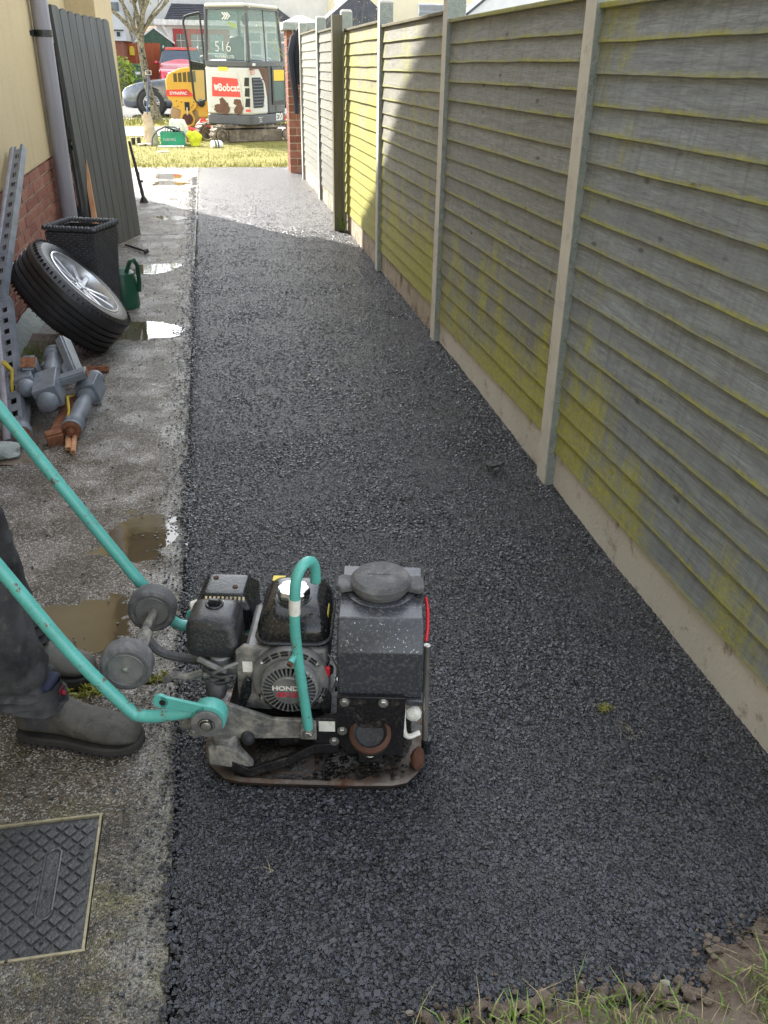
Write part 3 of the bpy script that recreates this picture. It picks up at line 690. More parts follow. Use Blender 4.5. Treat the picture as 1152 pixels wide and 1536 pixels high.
def build_left():
    a = math.atan2(.32, .92)
    g1 = plank_gate('plank_gate', 'tall grey planked gate with rounded plank tops leaning on the house wall', (-1.005, 7.66, .01), -a, .045, 8, .1195, 1.745, 'gate', lambda k: [.03, .012, .0, -.01, -.016, -.02, -.024, -.03][k])
    MB().box((.0, -.012, .02), (.03, -.001, 1.78)).build('edge_batten', 'gate', g1, bevel=.002)
    # second gate hidden behind, its frame edge showing
    g2 = plank_gate('plank_gate', 'darker grey gate standing behind the planked gate, only its edge and hinge side showing', (-1.085, 7.9, .01), -.16, .03, 7, .11, 1.5, 'greypost', lambda k: 0)
    hz = MB()
    for z in (.78, .84, .9): hz.box((.03, -.03, z), (.05, .03, z+.035))
    hz.build('hinge', 'black_steel', g2, bevel=.003)
    yb = MB().hexa([(-.02, 0, 0), (.02, 0, 0), (.02, .07, 0), (-.02, .07, 0)], [(-.07, .25, .75), (-.04, .25, .75), (-.04, .3, .75), (-.07, .3, .75)]).build('board', 'freshwood', loc=(-.93, 7.55, .0))
    tag(yb, 'short pale board leaning behind the rattan planter at the foot of the grey gate', 'board')
    # rattan planter: tapered, woven
    def weave(t, c0, c1, c2, c3, n, m, nrm):
        pass
    pl = thing('rattan_planter', 'tall tapered black rattan planter standing against the wall behind the loose wheel', 'planter', (-.765, 5.52, 0), R(-20))
    HT = .60; wb, wt = .120, .152
    M_ = MB(); 
    M_.hexa([(-wb+.006, -wb+.006, 0), (wb-.006, -wb+.006, 0), (wb-.006, wb-.006, 0), (-wb+.006, wb-.006, 0)], [(-wt+.006, -wt+.006, HT-.02), (wt-.006, -wt+.006, HT-.02), (wt-.006, wt-.006, HT-.02), (-wt+.006, wt-.006, HT-.02)])
    bmv = M_.bm; bmv.faces.ensure_lookup_table()
    topf = max(bmv.faces, key=lambda f: f.calc_center_median().z); bmesh.ops.delete(bmv, geom=[topf], context='FACES')
    M_.build('shell', 'black', pl)
    MB().box((-wt+.02, -wt+.02, HT-.09), (wt-.02, wt-.02, HT-.085)).build('inner_tray', 'black', pl)
    wv = MB(); rows = 44; ncol = 13
    for f_ in range(4):
        Rz = Matrix.Rotation(f_*math.pi/2, 4, 'Z')
        for r in range(rows):
            z0 = .006+r*(HT-.03)/rows; z1 = z0+(HT-.03)/rows*.82; w = wb+(wt-wb)*z0/HT
            for c in range(ncol):
                if (c+r) % 2: continue
                xa = -w+2*w*c/ncol; xb = -w+2*w*(c+1)/ncol; ff = -w-.0045; bk = -w+.004; zz = (z0+z1)/2; xm = (xa+xb)/2
                wv._new([(xa, bk, zz), (xm, ff, z0), (xb, bk, zz), (xm, ff, z1)], [(0, 1, 3), (1, 2, 3)], Rz)
            # filler strand between
            wv._new([(-w, -w+.001, z0), (w, -w+.001, z0), (w, -w+.001, z1), (-w, -w+.001, z1)], [(0, 1, 2, 3)], Rz)
    o = wv.build('weave', 'wicker', pl, smooth=False); o['kind'] = 'stuff'
    rim = MB(); c_ = [(-wt, -wt), (wt, -wt), (wt, wt), (-wt, wt)]
    for (ax, ay), (bx, by) in zip(c_, c_[1:]+c_[:1]):
        for k in range(16):
            t0, t1 = k/16, (k+1)/16; dx, dy = bx-ax, by-ay; s_ = .006 if k % 2 else -.006; 
            rim.tube([(ax+dx*t0, ay+dy*t0, HT-.008+s_*.5), (ax+dx*(t0+t1)/2, ay+dy*(t0+t1)/2, HT+.003), (ax+dx*t1, ay+dy*t1, HT-.008-s_*.5)], .013, 6)
    rim.build('rim', 'wicker', pl)
    # the loose alloy wheel
    N_ = Vector((.72, .0, .69)).normalized(); Wc = Vector((-.80, 5.03, .295))
    wh = thing('car_wheel', 'loose car wheel with silver five spoke alloy and worn black tyre leaning against the wall', 'wheel', Wc)
    wh.rotation_mode = 'QUATERNION'; wh.rotation_quaternion = basis((0, 0, 0), N_, (.6, .2, -.6)).to_quaternion()
    ro, ri, hw = .325, .218, .115
    prof = [(ri, -hw+.018), (ri+.006, -hw), (ri+.03, -hw-.006), (ro-.045, -hw-.004), (ro-.018, -hw+.012), (ro-.004, -hw+.03)]
    z = -hw+.03
    for gz_ in (-.052, -.018, .018, .052): prof += [(ro, gz_-.0065), (ro-.011, gz_-.004), (ro-.011, gz_+.004), (ro, gz_+.0065)]
    prof += [(ro-.004, hw-.03), (ro-.018, hw-.012), (ro-.045, hw+.004), (ri+.03, hw+.006), (ri+.006, hw), (ri, hw-.018), (ri-.006, 0)]
    ty = MB().lathe(prof, 96, None, True)
    ty.build('tyre', 'tyre', wh, ang=25)
    sp = MB()
    for k in range(64):
        a = 2*math.pi*k/64
        for s_ in (1, -1):
            Mx = Matrix.Rotation(a, 4, 'Z'); sp.box((ro-.018, -.0016, s_*hw-.028*(s_ > 0)-.004*0), (ro-.0055, .0016, s_*hw+.028*(s_ < 0)), Mx @ T(-.004, 0, 0))
    sp.build('tread_block', 'tyre', wh, smooth=False)['kind'] = 'stuff'
    rm = MB().lathe([(ri+.002, hw-.012), (ri+.003, hw+.003), (ri-.006, hw+.004), (ri-.012, hw-.01), (ri-.018, hw-.05), (ri-.03, -hw+.03), (ri-.03, -hw+.01), (ri, -hw+.01)], 72, cap=False)
    rm.build('rim', 'alloy_w', wh)
    MB().lathe([(0, -.02), (ri-.032, -.02), (ri-.032, -.03), (0, -.03)], 40).build('brake_side_shadow_disc', 'dark_rubber', wh) if False else None
    spk = MB()
    for k in range(5):
        Mx = Matrix.Rotation(2*math.pi*k/5+.3, 4, 'Z')
        for s_ in (-1, 1):
            spk.hexa([(.03, s_*.010-.014, .05), (.20, s_*.046-.014, .062), (.20, s_*.046+.014, .062), (.03, s_*.010+.014, .05)],
                     [(.03, s_*.010-.013, .085), (.207, s_*.048-.013, .098), (.207, s_*.048+.013, .098), (.03, s_*.010+.013, .085)], Mx)
        spk.hexa([(.03, -.016, .05), (.11, -.022, .056), (.11, .022, .056), (.03, .016, .05)], [(.03, -.015, .078), (.11, -.020, .082), (.11, .020, .082), (.03, .015, .078)], Mx)
    spk.build('spoke_set', 'alloy_w', wh, bevel=.003)
    MB().lathe([(.058, .05), (.055, .084), (.036, .088), (.034, .080), (.03, .080), (.028, .092), (0, .094)], 32).build('hub', 'alloy_w', wh)
    nb = MB()
    for k in range(5):
        a = 2*math.pi*(k+.5)/5+.3; nb.cyl((.046*math.cos(a), .046*math.sin(a), .082), (.046*math.cos(a), .046*math.sin(a), .0885), .0065, n=6)
    nb.build('bolt_hole_set', 'dark_rubber', wh)
    # metal shelving upright with slots, leaning
    def upright(name, label, A, B, side, wd=.055, slots=22, mat='greypost'):
        A, B = Vector(A), Vector(B); L = (B-A).length; t = thing(name, label, 'rail', A)
        t.rotation_mode = 'QUATERNION'; t.rotation_quaternion = basis((0, 0, 0), (B-A), side).to_quaternion()
        # local z along; face in the xz plane facing -y, round edge at x=0
        s1 = L/slots; fr = MB()
        fr.box((.0, 0, 0), (wd*.30, .004, L)).box((wd*.72, 0, 0), (wd, .004, L))
        for k in range(slots): fr.box((wd*.30, 0, k*s1), (wd*.72, .004, k*s1+s1*.55))
        fr.box((wd-.004, .004, 0), (wd, .045, L)).build('slotted_face', mat, t, smooth=False)
        MB().tube([(-.012, .018, 0), (-.012, .018, L)], .024, 14).build('round_edge', 'pipe', t)
        MB().box((wd*.2, .03, 0), (wd*.8, .034, L)).build('inner_web', 'black', t)
        return t
    upright('slotted_rail', 'long grey slotted rail leaning steeply against the brick plinth left of the loose wheel', (-1.115, 4.42, .28), (-1.14, 5.92, .98), (.9, -.35, .2), .058, 17)
    upright('slotted_rail', 'lower grey slotted rail lying over the earth behind the newel posts', (-.915, 3.66, .03), (-1.06, 4.50, .42), (.9, -.1, .2), .062, 12)
    # cut turned newel posts and baluster offcuts in a heap
    def newel(label, A, B, roll=0, stub=None, blk=.045, r=.042, blocklen=.16, taper=.75, brokend=True, ball=True, order=1):
        A, B = Vector(A), Vector(B); L = (B-A).length
        t = thing('newel_post', label, 'newel post', A, 0, None); t.rotation_mode = 'QUATERNION'; t.rotation_quaternion = basis((0, 0, 0), B-A, (math.cos(roll), math.sin(roll), .3)).to_quaternion()
        z0 = L-blocklen-.07
        pr_ = [(r, 0), (r*1.02, .01), (r*.92, .016), (r*1.02, .024), (r*.92, .030), (r, .038), (r, .05), (r*.82, .058), (r*taper, .10), (r*.86, z0*.6), (r*.70, z0-.05), (r*.68, z0-.038), (r*.92, z0-.03), (r*.74, z0-.022), (r*.95, z0-.012), (r*.8, z0), (r*.8, z0+.001)]
        MB().lathe(pr_, 28).build('turned_shaft', 'greypost', t, ang=30)
        MB().box((-blk, -blk, z0), (blk, blk, z0+blocklen)).build('block', 'greypost', t, bevel=.004)
        if ball:
            zb = z0+blocklen
            MB().lathe([(r*.7, zb-.001), (r*.7, zb+.008), (r*.95, zb+.016), (r*1.0, zb+.03), (r*.86, zb+.05), (r*.62, zb+.062), (0, zb+.066)], 28).build('finial', 'greypost', t, ang=50)
        if brokend: MB().lathe([(r*.93, -.002), (r*.55, -.006), (r*.5, .006), (.014, .004), (.013, -.03), (0, -.032)], 14).build('broken_end', 'rot', t, ang=20)
        if stub:
            for (dx, dy, zz, ln) in stub:
                Ms = basis((0, 0, z0+zz), (dx, dy, .05), (0, 0, 1)); 
                MB().box((-.034, -.014, blk), (.034, .014, blk+ln), Ms).box((-.026, -.020, blk), (.026, .020, blk+ln-.001), Ms).build('rail_stub', 'greypost', t, bevel=.002)
                MB().box((-.030, -.012, blk+ln), (.030, .012, blk+ln+.004), Ms).build('sawn_end', 'rot', t)
        return t
    newel('rightmost grey newel post of the heap, with square block and broken brown end', (-.665, 3.68, .05), (-.60, 4.16, .13), .3, None, .047, .045, .12)
    newel('middle newel post on top of the heap, domed finial towards the viewer', (-.80, 4.30, .20), (-.765, 3.76, .13), .0, [(1, 0, .05, .12)], .052, .047, .20, brokend=False)
    newel('lowest grey newel post, hollow rotten end sticking out at the left of the heap', (-.865, 3.66, .045), (-.95, 4.25, .08), .4, None, .045, .042, .12, ball=False)
    newel('short grey newel stub with a rail piece pointing left', (-.90, 4.12, .18), (-.865, 3.88, .16), .0, [(-1, .1, .04, .13)], .04, .042, .10, brokend=False)
    newel('grey newel post lying at the back of the heap, close under the tyre', (-.86, 4.05, .08), (-.80, 4.52, .12), .1, None, .046, .042, .13, brokend=False)
    newel('small grey finial post standing up at the back left of the heap', (-.93, 4.2, .05), (-.93, 4.40, .14), .2, None, .038, .036, .09, brokend=False)
    def stick(label, A, B, w, d, mat, end=None, name='rail_offcut', cat='offcut', hint=(1, 0, 0)):
        A, B = Vector(A), Vector(B); t = thing(name, label, cat, A); t.rotation_mode = 'QUATERNION'; t.rotation_quaternion = basis((0, 0, 0), B-A, hint).to_quaternion(); L = (B-A).length
        MB().box((-w, -d, 0), (w, d, L)).box((-w*.7, -d*1.35, 0), (w*.7, d*1.35, L-.001)).build('rail', mat, t, bevel=.002)
        if end: MB().box((-w*.9, -d*.9, L), (w*.9, d*.9, L+.004)).build('sawn_end', end, t)
        return t
    stick('grey rail offcut with red brown sawn end sticking up across the heap', (-.66, 4.02, .16), (-.75, 4.30, .26), .035, .018, 'greypost', 'rot', hint=(.6, .3, -.6))
    stick('square grey offcut with a chewed brown top at the back left of the heap', (-.87, 4.10, .15), (-.868, 4.03, .245), .035, .03, 'greypost', 'rot')
    stick('splintered orange timber under the middle newel post', (-.735, 3.72, .02), (-.70, 4.05, .06), .030, .016, 'rot', None, 'split_timber', 'timber')
    stick('broken brown block of wood on the ground between the two newel ends', (-.765, 3.64, .022), (-.70, 3.66, .03), .022, .03, 'rot', None, 'split_timber', 'timber')
    stick('thin split peg of fresh wood sticking out below the right newel post', (-.645, 3.52, .012), (-.66, 3.72, .018), .010, .008, 'freshwood', None, 'split_timber', 'timber')
    stick('second thin split peg of wood beside the first, nearer the wall', (-.668, 3.56, .012), (-.69, 3.74, .015), .012, .007, 'freshwood', None, 'split_timber', 'timber')
    stick('brown batten lying on the concrete behind the heap, under the tyre', (-.74, 4.62, .015), (-.60, 4.60, .02), .02, .012, 'rot', None, 'split_timber', 'timber')
    yr = MB().tube([(-.955, 4.05, .20), (-.96, 3.99, .26), (-.93, 3.98, .23), (-.935, 3.93, .14), (-.95, 3.95, .05)], [.006, .012, .008, .008, .005], 7).build('yellow_strap', STRAP); tag(yr, 'crumpled yellow strap caught on the back left of the newel post heap', 'strap')
    yr2 = MB().tube([(-.69, 4.0, .09), (-.70, 3.9, .12), (-.685, 3.80, .09), (-.69, 3.7, .07)], [.005, .007, .006, .004], 7).build('yellow_strap', STRAP); tag(yr2, 'yellow strap end showing between the middle and right newel posts', 'strap')
    st = MB().blobby((-.93, 3.53, .03), .07, (1.2, .8, .5), .35, 3, 3, 4).build('kerb_stone', 'post_rough'); tag(st, 'broken grey stone on the ground at the foot of the slotted rails', 'stone')
    rs = random.Random(5)
    for k, (x, y) in enumerate([(-.93, 3.98), (-.90, 3.80), (-.72, 4.13), (-.70, 4.2), (-.78, 4.12), (-1.02, 4.3), (-.66, 4.25), (-.61, 4.12), (-.97, 3.85)]):
        s_ = rs.uniform(.018, .032); o = MB().blobby((x, y, s_*.5), s_, (1, .8, .7), .4, 3, 2, k).build('rubble_stone', 'post_rough'); tag(o, 'small rubble stone in the earth '+['left of the short newel stub', 'in front of the short newel stub', 'behind the middle newel post', 'under the middle newel finial post', 'under the rail offcut', 'at the foot of the brick wall', 'behind the rightmost newel post', 'right of the rightmost newel post', 'beside the lower slotted rail'][k], 'stone', 'rubble stones under the heap')
    e_ = MB().grid(lambda u, v: (-1.19+.42*u*(1+.25*nz(v*5, 0, 1)), 3.45+1.9*v, .02*(1-u)*(1-u)+.012*nz(u*8, v*16, 1)+.009*(1-u)-.003), 20, 60).build('earth_strip', 'earth'); e_['kind'] = 'structure'
    blades('grass_tuft', 'blade2', 150, lambda g: (-1.08+.14*g.rand(), 4.75+.25*g.rand(), .01), .03, .10, .003, 23, 'damp green grass growing at the wall foot under the loose wheel', 'grass', lean=1.2)
    # watering can behind the planter
    wc = thing('watering_can', 'dark green plastic watering can half hidden behind the rattan planter', 'watering can', (-.625, 5.98, 0), R(15))
    MB().lathe([(.10, 0), (.105, .01), (.098, .16), (.085, .22), (.05, .245), (.045, .25)], 24).build('body', 'greenpl', wc)
    MB().tube([(.03, -.06, .235), (.055, -.075, .30), (.08, -.08, .31), (.10, -.07, .27), (.105, -.05, .17), (.10, -.04, .10)], .014, 10).build('handle', 'greenpl', wc)
    MB().tube([(-.09, .0, .06), (-.17, .0, .2), (-.22, 0, .30)], [.02, .014, .012], 8).build('spout', 'greenpl', wc)
    # dark rod on the concrete, and a tool propped by the gate
    rd = thing('iron_rod', 'short dark iron rod lying on the wet concrete in front of the grey gate', 'rod', (-.77, 8.07, .012))
    MB().cyl((0, 0, 0), (.185, -.33, .004), .009, n=8).build('bar', 'black_steel', rd); MB().cyl((.175, -.34, 0), (.205, -.325, .01), .017, n=8).build('tip', 'black_steel', rd)
    tl = thing('tamper_tool', 'black long handled tool leaning behind the far edge of the grey gate', 'tool', (-.765, 10.65, 0))
    MB().cyl((-.10, .15, .62), (0, 0, .05), .014, .02, n=10).build('shaft', 'black_steel', tl)
    MB().cyl((0, 0, .0), (0, 0, .055), .05, .025, n=14).build('foot', 'black_steel', tl, bevel=.004)
    MB().cyl((-.045, .05, .2), (.01, .045, .22), .012, n=8).cyl((-.06, .08, .3), (-.02, .07, .3), .012, n=8).build('grip', 'black_steel', tl)
build_left()

# ------------------------------------------------------------------ manhole cover
def build_manhole():
    x0, x1, y0, y1 = -.86, -.338, 1.158, 1.492
    t = thing('manhole_cover', 'square cast iron manhole cover with raised diamond tread set in the near concrete', 'manhole cover', (x1, y1, 0), R(0))
    MB().box((x0-x1, y0-y1, -.03), (0, 0, -.0045)).build('plate', 'iron', t)
    fr = MB(); w = .005
    for a, b in (((x0-x1-w, -w*.3), (0+w, w*.7)), ((x0-x1-w, y0-y1-w*.7), (0+w, y0-y1+w*.3))): fr.box((a[0], a[1], -.03), (b[0], b[1], .002))
    fr.box((-w*.3, y0-y1, -.03), (w*.7, 0, .0018)); fr.build('frame', paint('worn_brass_frame', (.42, .37, .24), .4, .5, (.2, .17, .1), 30, .5, .7), t, smooth=False)
    base = None; p = .0258; k = 0
    def inside(x, y):
        if not (x0-x1+.008 < x < -.02 and y0-y1+.012 < y < -.012): return False
        if abs(x+.085) < .022 and abs(y+.165) < .085: return False
        return True
    me = None
    for i in range(-30, 30):
        for j in range(-30, 30):
            x = (i+j)*p*.707-.26; y = (i-j)*p*.707-.165
            if not inside(x, y): continue
            if me is None:
                o = MB().hexa([(-.0108, -.0108, -.006), (.0108, -.0108, -.006), (.0108, .0108, -.006), (-.0108, .0108, -.006)], [(-.0092, -.0092, .0005), (.0092, -.0092, .0005), (.0092, .0092, .0005), (-.0092, .0092, .0005)]).build('tread_pad', 'iron', t, smooth=False); me = o.data
            else: o = bpy.data.objects.new('tread_pad', me); C.objects.link(o); o.parent = t
            o.location = (x, y, -.0005*rnd.random()); o.rotation_euler = (rnd.uniform(-.01, .01), rnd.uniform(-.01, .01), R(45))
    n = 20; ring = MB(); P = [(-.085+.016*math.cos(a)+(0), -.165+.07*(1 if math.sin(a) > 0 else -1)+.016*math.sin(a)) for a in np.linspace(0, 2*math.pi, n, endpoint=False)]
    ring.tube([(x, y, -.002) for x, y in P]+[(P[0][0], P[0][1], -.002)], .003, 6, False).build('lifting_slot_rim', 'iron', t)
    MB().prism(P, -.0046, -.0040, 'z').build('lifting_slot', 'iron', t)
    MB().lathe([(.0, -.003), (.012, -.003), (.012, .0), (0.010, .001), (.009, -.001), (0, -.001)], 16, T(-.325, -.16, 0)).build('key_screw', 'rust', t)
build_manhole()
def moss_bits():
    blades('joint_moss', 'mosst', 420, lambda g: ((-.56+.35*g.rand()), 1.958+g.normal(0, .010)+.0, -.004), .006, .026, .004, 31, 'moss and small weeds growing along the joint by the rear boot', 'moss', lean=1.4)
    blades('yellow_weed', 'mosst', 120, lambda g: (-.395+g.normal(0, .028), 1.93+g.normal(0, .022), .0), .012, .036, .007, 33, 'yellowing weed squashed in the joint in front of the rear boot', 'weed', lean=1.6)
    blades('moss_scrap', 'mosst', 90, lambda g: (.892+g.normal(0, .010), 1.633+g.normal(0, .007), .011), .004, .012, .0022, 35, 'scrap of yellow green moss dropped on the tarmac near the fence', 'moss', lean=2)
    blades('grass_wisp', 'straw', 14, lambda g: (.925+g.normal(0, .015), 1.525+g.normal(0, .018), .010), .005, .028, .0010, 37, 'thin wisps of pale dead grass on the tarmac below the moss scrap', 'grass', lean=4)
    blades('grass_wisp', 'straw', 3, lambda g: (.02+g.normal(0, .004), 1.27+g.normal(0, .002), .010), .018, .022, .0010, 38, 'single pale straw lying on the tarmac below the compactor', 'grass', lean=4)
    s = MB().prism([(0, 0), (.05, .012), (.075, .035), (.04, .05), (.03, .035), (.0, .05), (-.01, .02)], 0, .012, 'z').build('tarmac_scrap', 'asphalt', loc=(1.02, 3.10, .012)); tag(s, 'flat torn scrap of tarmac lying near the fence foot', 'scrap')
moss_bits()
# ------------------------------------------------------------------ front verge, footpath, road
def build_front():
    MB().grid(lambda u, v: (-30+60*u, 14.02+5.3*v, -.02+.05*min(1, v*9)+.03*nz(u*40, v*6, 1)), 120, 24).build('front_verge', 'verge')['kind'] = 'structure'
    MB().box((-30, 19.4, -.08), (30, 22.0, .03)).build('footpath', 'paving', smooth=False)['kind'] = 'structure'
    MB().grid(lambda u, v: (-30+60*u, 22.02+2.2*v, .03+.02*nz(u*40, v*6, 3)), 120, 8).build('kerb_verge', 'verge')['kind'] = 'structure'
    MB().box((-30, 24.24, -.1), (30, 24.4, .05)).build('kerb', 'post_conc', smooth=False)['kind'] = 'structure'
    MB().box((-40, 24.41, -.1), (40, 32, -.02)).build('road', 'road', smooth=False)['kind'] = 'structure'
    MB().box((-40, 32.01, -.1), (40, 52, .02)).build('driveway', 'paving', smooth=False)['kind'] = 'structure'
    a = blades('grass', 'blade', 11000, lambda g: (-3.0+6.2*g.rand(), 14.05+5.3*g.rand()**1.2, .0), .03, .085, .010, 41, lean=1.2)
    b = blades('grass', 'blade', 2500, lambda g: (-4.0+8*g.rand(), 22.1+2.1*g.rand(), .03), .05, .16, .02, 43, lean=1)
    for o in (a, b): tag(o, kind='stuff')
    tag(a, 'sunlit yellow green lawn at the end of the tarmac path', 'grass'); tag(b, 'strip of taller grass along the kerb by the parked grey car', 'grass')
build_front()

# ------------------------------------------------------------------ mini excavator
def build_excavator():
    K = Vector((.80, 17.7, 0)); A = R(-34.8)
    e = thing('mini_excavator', 'cream and grey mini excavator with glass cab on muddy rubber tracks on the lawn', 'excavator', K, A)
    # rotating body; local x along the rear face (to the right), y along the right side
    def lay(z0, z1, g=0, x0=-.98, y1=1.25): return [(x0-g, -g, z0), (g, -g, z0), (g, y1+g, z0), (x0-g, y1+g, z0)], [(x0-g, -g, z1), (g, -g, z1), (g, y1+g, z1), (x0-g, y1+g, z1)]
    def rc(x0, y0, x1, y1, r, n=5):
        P = []
        for cx, cy, a0 in ((x1-r, y0+r, -90), (x1-r, y1-r, 0), (x0+r, y1-r, 90), (x0+r, y0+r, 180)):
            P += [(cx+r*math.cos(R(a0+90*k/n)), cy+r*math.sin(R(a0+90*k/n))) for k in range(n+1)]
        return P
    MB().prism(rc(-.99, -.01, .01, 1.26, .09), .33, .50, 'z').build('counterweight', 'exc_g', e, bevel=.02)
    MB().prism(rc(-.98, 0, 0, .62, .08), .505, 1.28, 'z').build('engine_hood', 'exc_w', e, bevel=.03)
    MB().prism(rc(-.97, .62, -.004, 1.24, .05), .505, 1.30, 'z').build('side_body', 'exc_g', e, bevel=.02)
    MB().prism(rc(-.975, .002, -.002, 1.22, .07), 1.285, 1.385, 'z').build('belt', 'exc_g', e, bevel=.015)
    # hood door with red decal
    MB().prism([(-.87, .62), (-.16, .62), (-.20, 1.02), (-.28, 1.20), (-.87, 1.20)], -.012, .01, 'y').build('rear_hatch', 'exc_w', e, bevel=.01)
    MB().prism([(-.82, .80), (-.21, .80), (-.26, 1.10), (-.80, 1.12)], -.018, -.012, 'y').build('red_panel', 'redd', e)
    text('lettering', 'Bobcat', .17, 'white', e, T(-.45, -.0185, .945) @ RX, .001, .95, .004)
    hd = MB(); hd.prism([(-.755, .90), (-.70, .90), (-.69, .94), (-.66, .93), (-.665, 1.0), (-.70, .985), (-.73, .985), (-.765, 1.01)], -.0205, -.0185, 'y').build('head_emblem', 'white', e)
    for pts in ([(-.80, .56), (-.70, .52), (-.52, .50), (-.46, .60), (-.50, .70), (-.60, .78), (-.68, .76), (-.66, .68), (-.78, .66)], [(-.36, .52), (-.20, .52), (-.17, .62), (-.22, .76), (-.34, .76), (-.38, .70), (-.30, .66), (-.37, .60)]):
        MB().prism([(x_+.022*noise.noise(Vector((x_*30, z_*30, 1))), z_+.022*noise.noise(Vector((x_*30, z_*30, 5)))) for (a_, b_), (c2, d2) in zip(pts, pts[1:]+pts[:1]) for q_ in range(5) for x_, z_ in [(a_+(c2-a_)*q_/5, b_+(d2-b_)*q_/5)]], -.016, -.0122, 'y').build('scuffed_patch', 'brown', e)
    MB().box((-.66, -.004, 1.16+.06), (-.46, .0, 1.16+.125)).build('warning_label', 'yellow', e, smooth=False)
    MB().box((-.12, -.006, .56), (-.02, .0, .60)).build('reflector', 'redd', e, smooth=False)
    # right side
    for k in range(3):
        MB().prism([(-.13, .64+.17*k), (-.035, .64+.17*k), (-.03, .78+.17*k), (-.11, .78+.17*k)], -.004, .02, 'y').build('hood_slot', 'black', e)
    gr = MB().prism([(.08, .62), (.40, .62), (.46, .80), (.44, 1.02), (.34, 1.12), (.06, 1.12)], -.002, .006, 'x'); gr.build('grille', 'black', e)
    for k in range(9):
        z = .65+k*.053; MB().hexa([(0.004, .07, z), (.022, .07, z), (.022, .43, z), (0.004, .43, z)], [(0.004, .07, z+.02), (.010, .07, z+.02), (.010, .43, z+.02), (0.004, .43, z+.02)]).build('louvre', 'exc_g', e)
    MB().lathe([(.055, 0), (.055, .008), (.03, .012), (0, .012)], 20, basis((.0, .53, .98), (1, 0, 0))).build('filler_cap', 'black', e)
    text('age_mark', 'ED', .11, 'redd', e, T(.001, .10, 1.2) @ Matrix.Rotation(R(90), 4, 'Z') @ RX, .001, 1)
    MB().prism([(.0, 1.24), (.30, 1.26), (.50, 1.02), (.56, .80), (.60, .80), (.60, 1.275), (.0, 1.275)], -.001, .003, 'x').build('brown_scrape', 'brown', e)
    MB().box((.001, .80, .72), (.012, 1.2, 1.25)).build('lower_door_glass', 'glass', e, smooth=False)
    MB().box((.008, .74, .66), (.018, .80, 1.30)).box((.008, 1.19, .66), (.018, 1.25, 1.30)).box((.008, .80, .66), (.018, 1.19, .72)).build('door_frame', 'black_pl', e)
    MB().box((.013, .76, 1.06), (.017, 1.18, 1.24)).build('orange_notice', paint('orange_notice', (.85, .48, .02), .5, var=.05), e, smooth=False)
    vs = MB()
    for k in range(4): MB().box((.002, .86, .545+.026*k), (.012, 1.16, .557+.026*k)).build('vent_slat', 'cargrey', e)
    Ms = T(.0125, 1.0, .415) @ Matrix.Rotation(R(90), 4, 'Z') @ RX
    text('model_number', 'E20', .17, 'white', e, Ms @ T(-.04, .02, 0), .001, 1, .006); text('model_letter', 'z', .15, 'redd', e, Ms @ T(.17, .01, 0), .001, 1, .005)
    text('rating_text', 'WARNING\nKEEP\nCLEAR', .035, 'white', e, T(.0125, .28, .42) @ Matrix.Rotation(R(90), 4, 'Z') @ RX, .001, 1)
    MB().box((.0, .10, 1.31), (.006-.0, .20, 1.35)).build('small_label', 'white', e)
    # cab frame
    def beam(a, b, w=.03, mat='exc_g', nm='cab_pillar'): MB().tube([a, b], w, 8).build(nm, mat, e)
    z0, z1 = 1.385, 2.23; P = [(-.94, .04), (-.03, .04), (-.03, .62), (-.03, 1.2), (-.94, 1.2)]; Q = [(-.90, .08), (-.06, .06), (-.06, .62), (-.07, 1.12), (-.90, 1.12)]
    for k, (p, q) in enumerate(zip(P, Q)): beam((*p, z0), (*q, z1), .032 if k != 2 else .014)
    MB().prism(rc(-.95, .03, -.02, 1.18, .12), 2.225, 2.285, 'z').build('roof', 'exc_w', e, bevel=.025)
    MB().prism(rc(-.94, .04, -.03, 1.17, .11), 2.195, 2.223, 'z').build('roof_liner', 'exc_g', e)
    def pane(q, nm='cab_window'):
        me = MB(); c = sum((Vector(p) for p in q), Vector())/4; n_ = (Vector(q[1])-Vector(q[0])).cross(Vector(q[2])-Vector(q[0])).normalized()*.004
        me.hexa([Vector(p)-n_ for p in q], [Vector(p)+n_ for p in q]).build(nm, 'glass', e, smooth=False)
    pane([(-.91, .045, 1.40), (-.06, .045, 1.40), (-.085, .066, 2.20), (-.88, .085, 2.20)], 'rear_window')
    pane([(-.03, .07, 1.40), (-.03, .60, 1.40), (-.06, .60, 2.19), (-.06, .09, 2.19)]); pane([(-.03, .64, 1.40), (-.03, 1.17, 1.40), (-.065, 1.10, 2.19), (-.06, .64, 2.19)])
    pane([(-.91, 1.2, 1.40), (-.06, 1.2, 1.40), (-.09, 1.12, 2.19), (-.88, 1.12, 2.19)]); pane([(-.94, .07, 1.40), (-.94, 1.17, 1.40), (-.90, 1.1, 2.19), (-.90, .09, 2.19)])
    # seat, headlining mirror, stickers, lettering on the rear window
    st = MB(); st.prism([(-.70, 1.3), (-.22, 1.3), (-.26, 1.62), (-.34, 1.78), (-.58, 1.78), (-.66, 1.62)], .28, .40, 'y'); st.build('seat_back', 'dusty_pl', e, bevel=.04)
    MB().box((-.70, .4, 1.22), (-.22, .85, 1.42)).build('seat_cushion', 'dusty_pl', e, bevel=.03)
    MB().blobby((-.13, .14, 2.03), .085, (.9, .4, 1), .1, 3, 2, 1).build('mirror', 'black', e)
    MB().prism([(-.45, 2.01), (-.27, 1.96), (-.27, 1.90), (-.38, 1.91), (-.46, 1.97)], .075, .08, 'y').build('inner_mirror', 'hivis', e)
    MB().cyl((-.24, .25, 1.36), (-.20, .25, 2.2), .014, n=8).build('grab_rail', 'upvc', e)
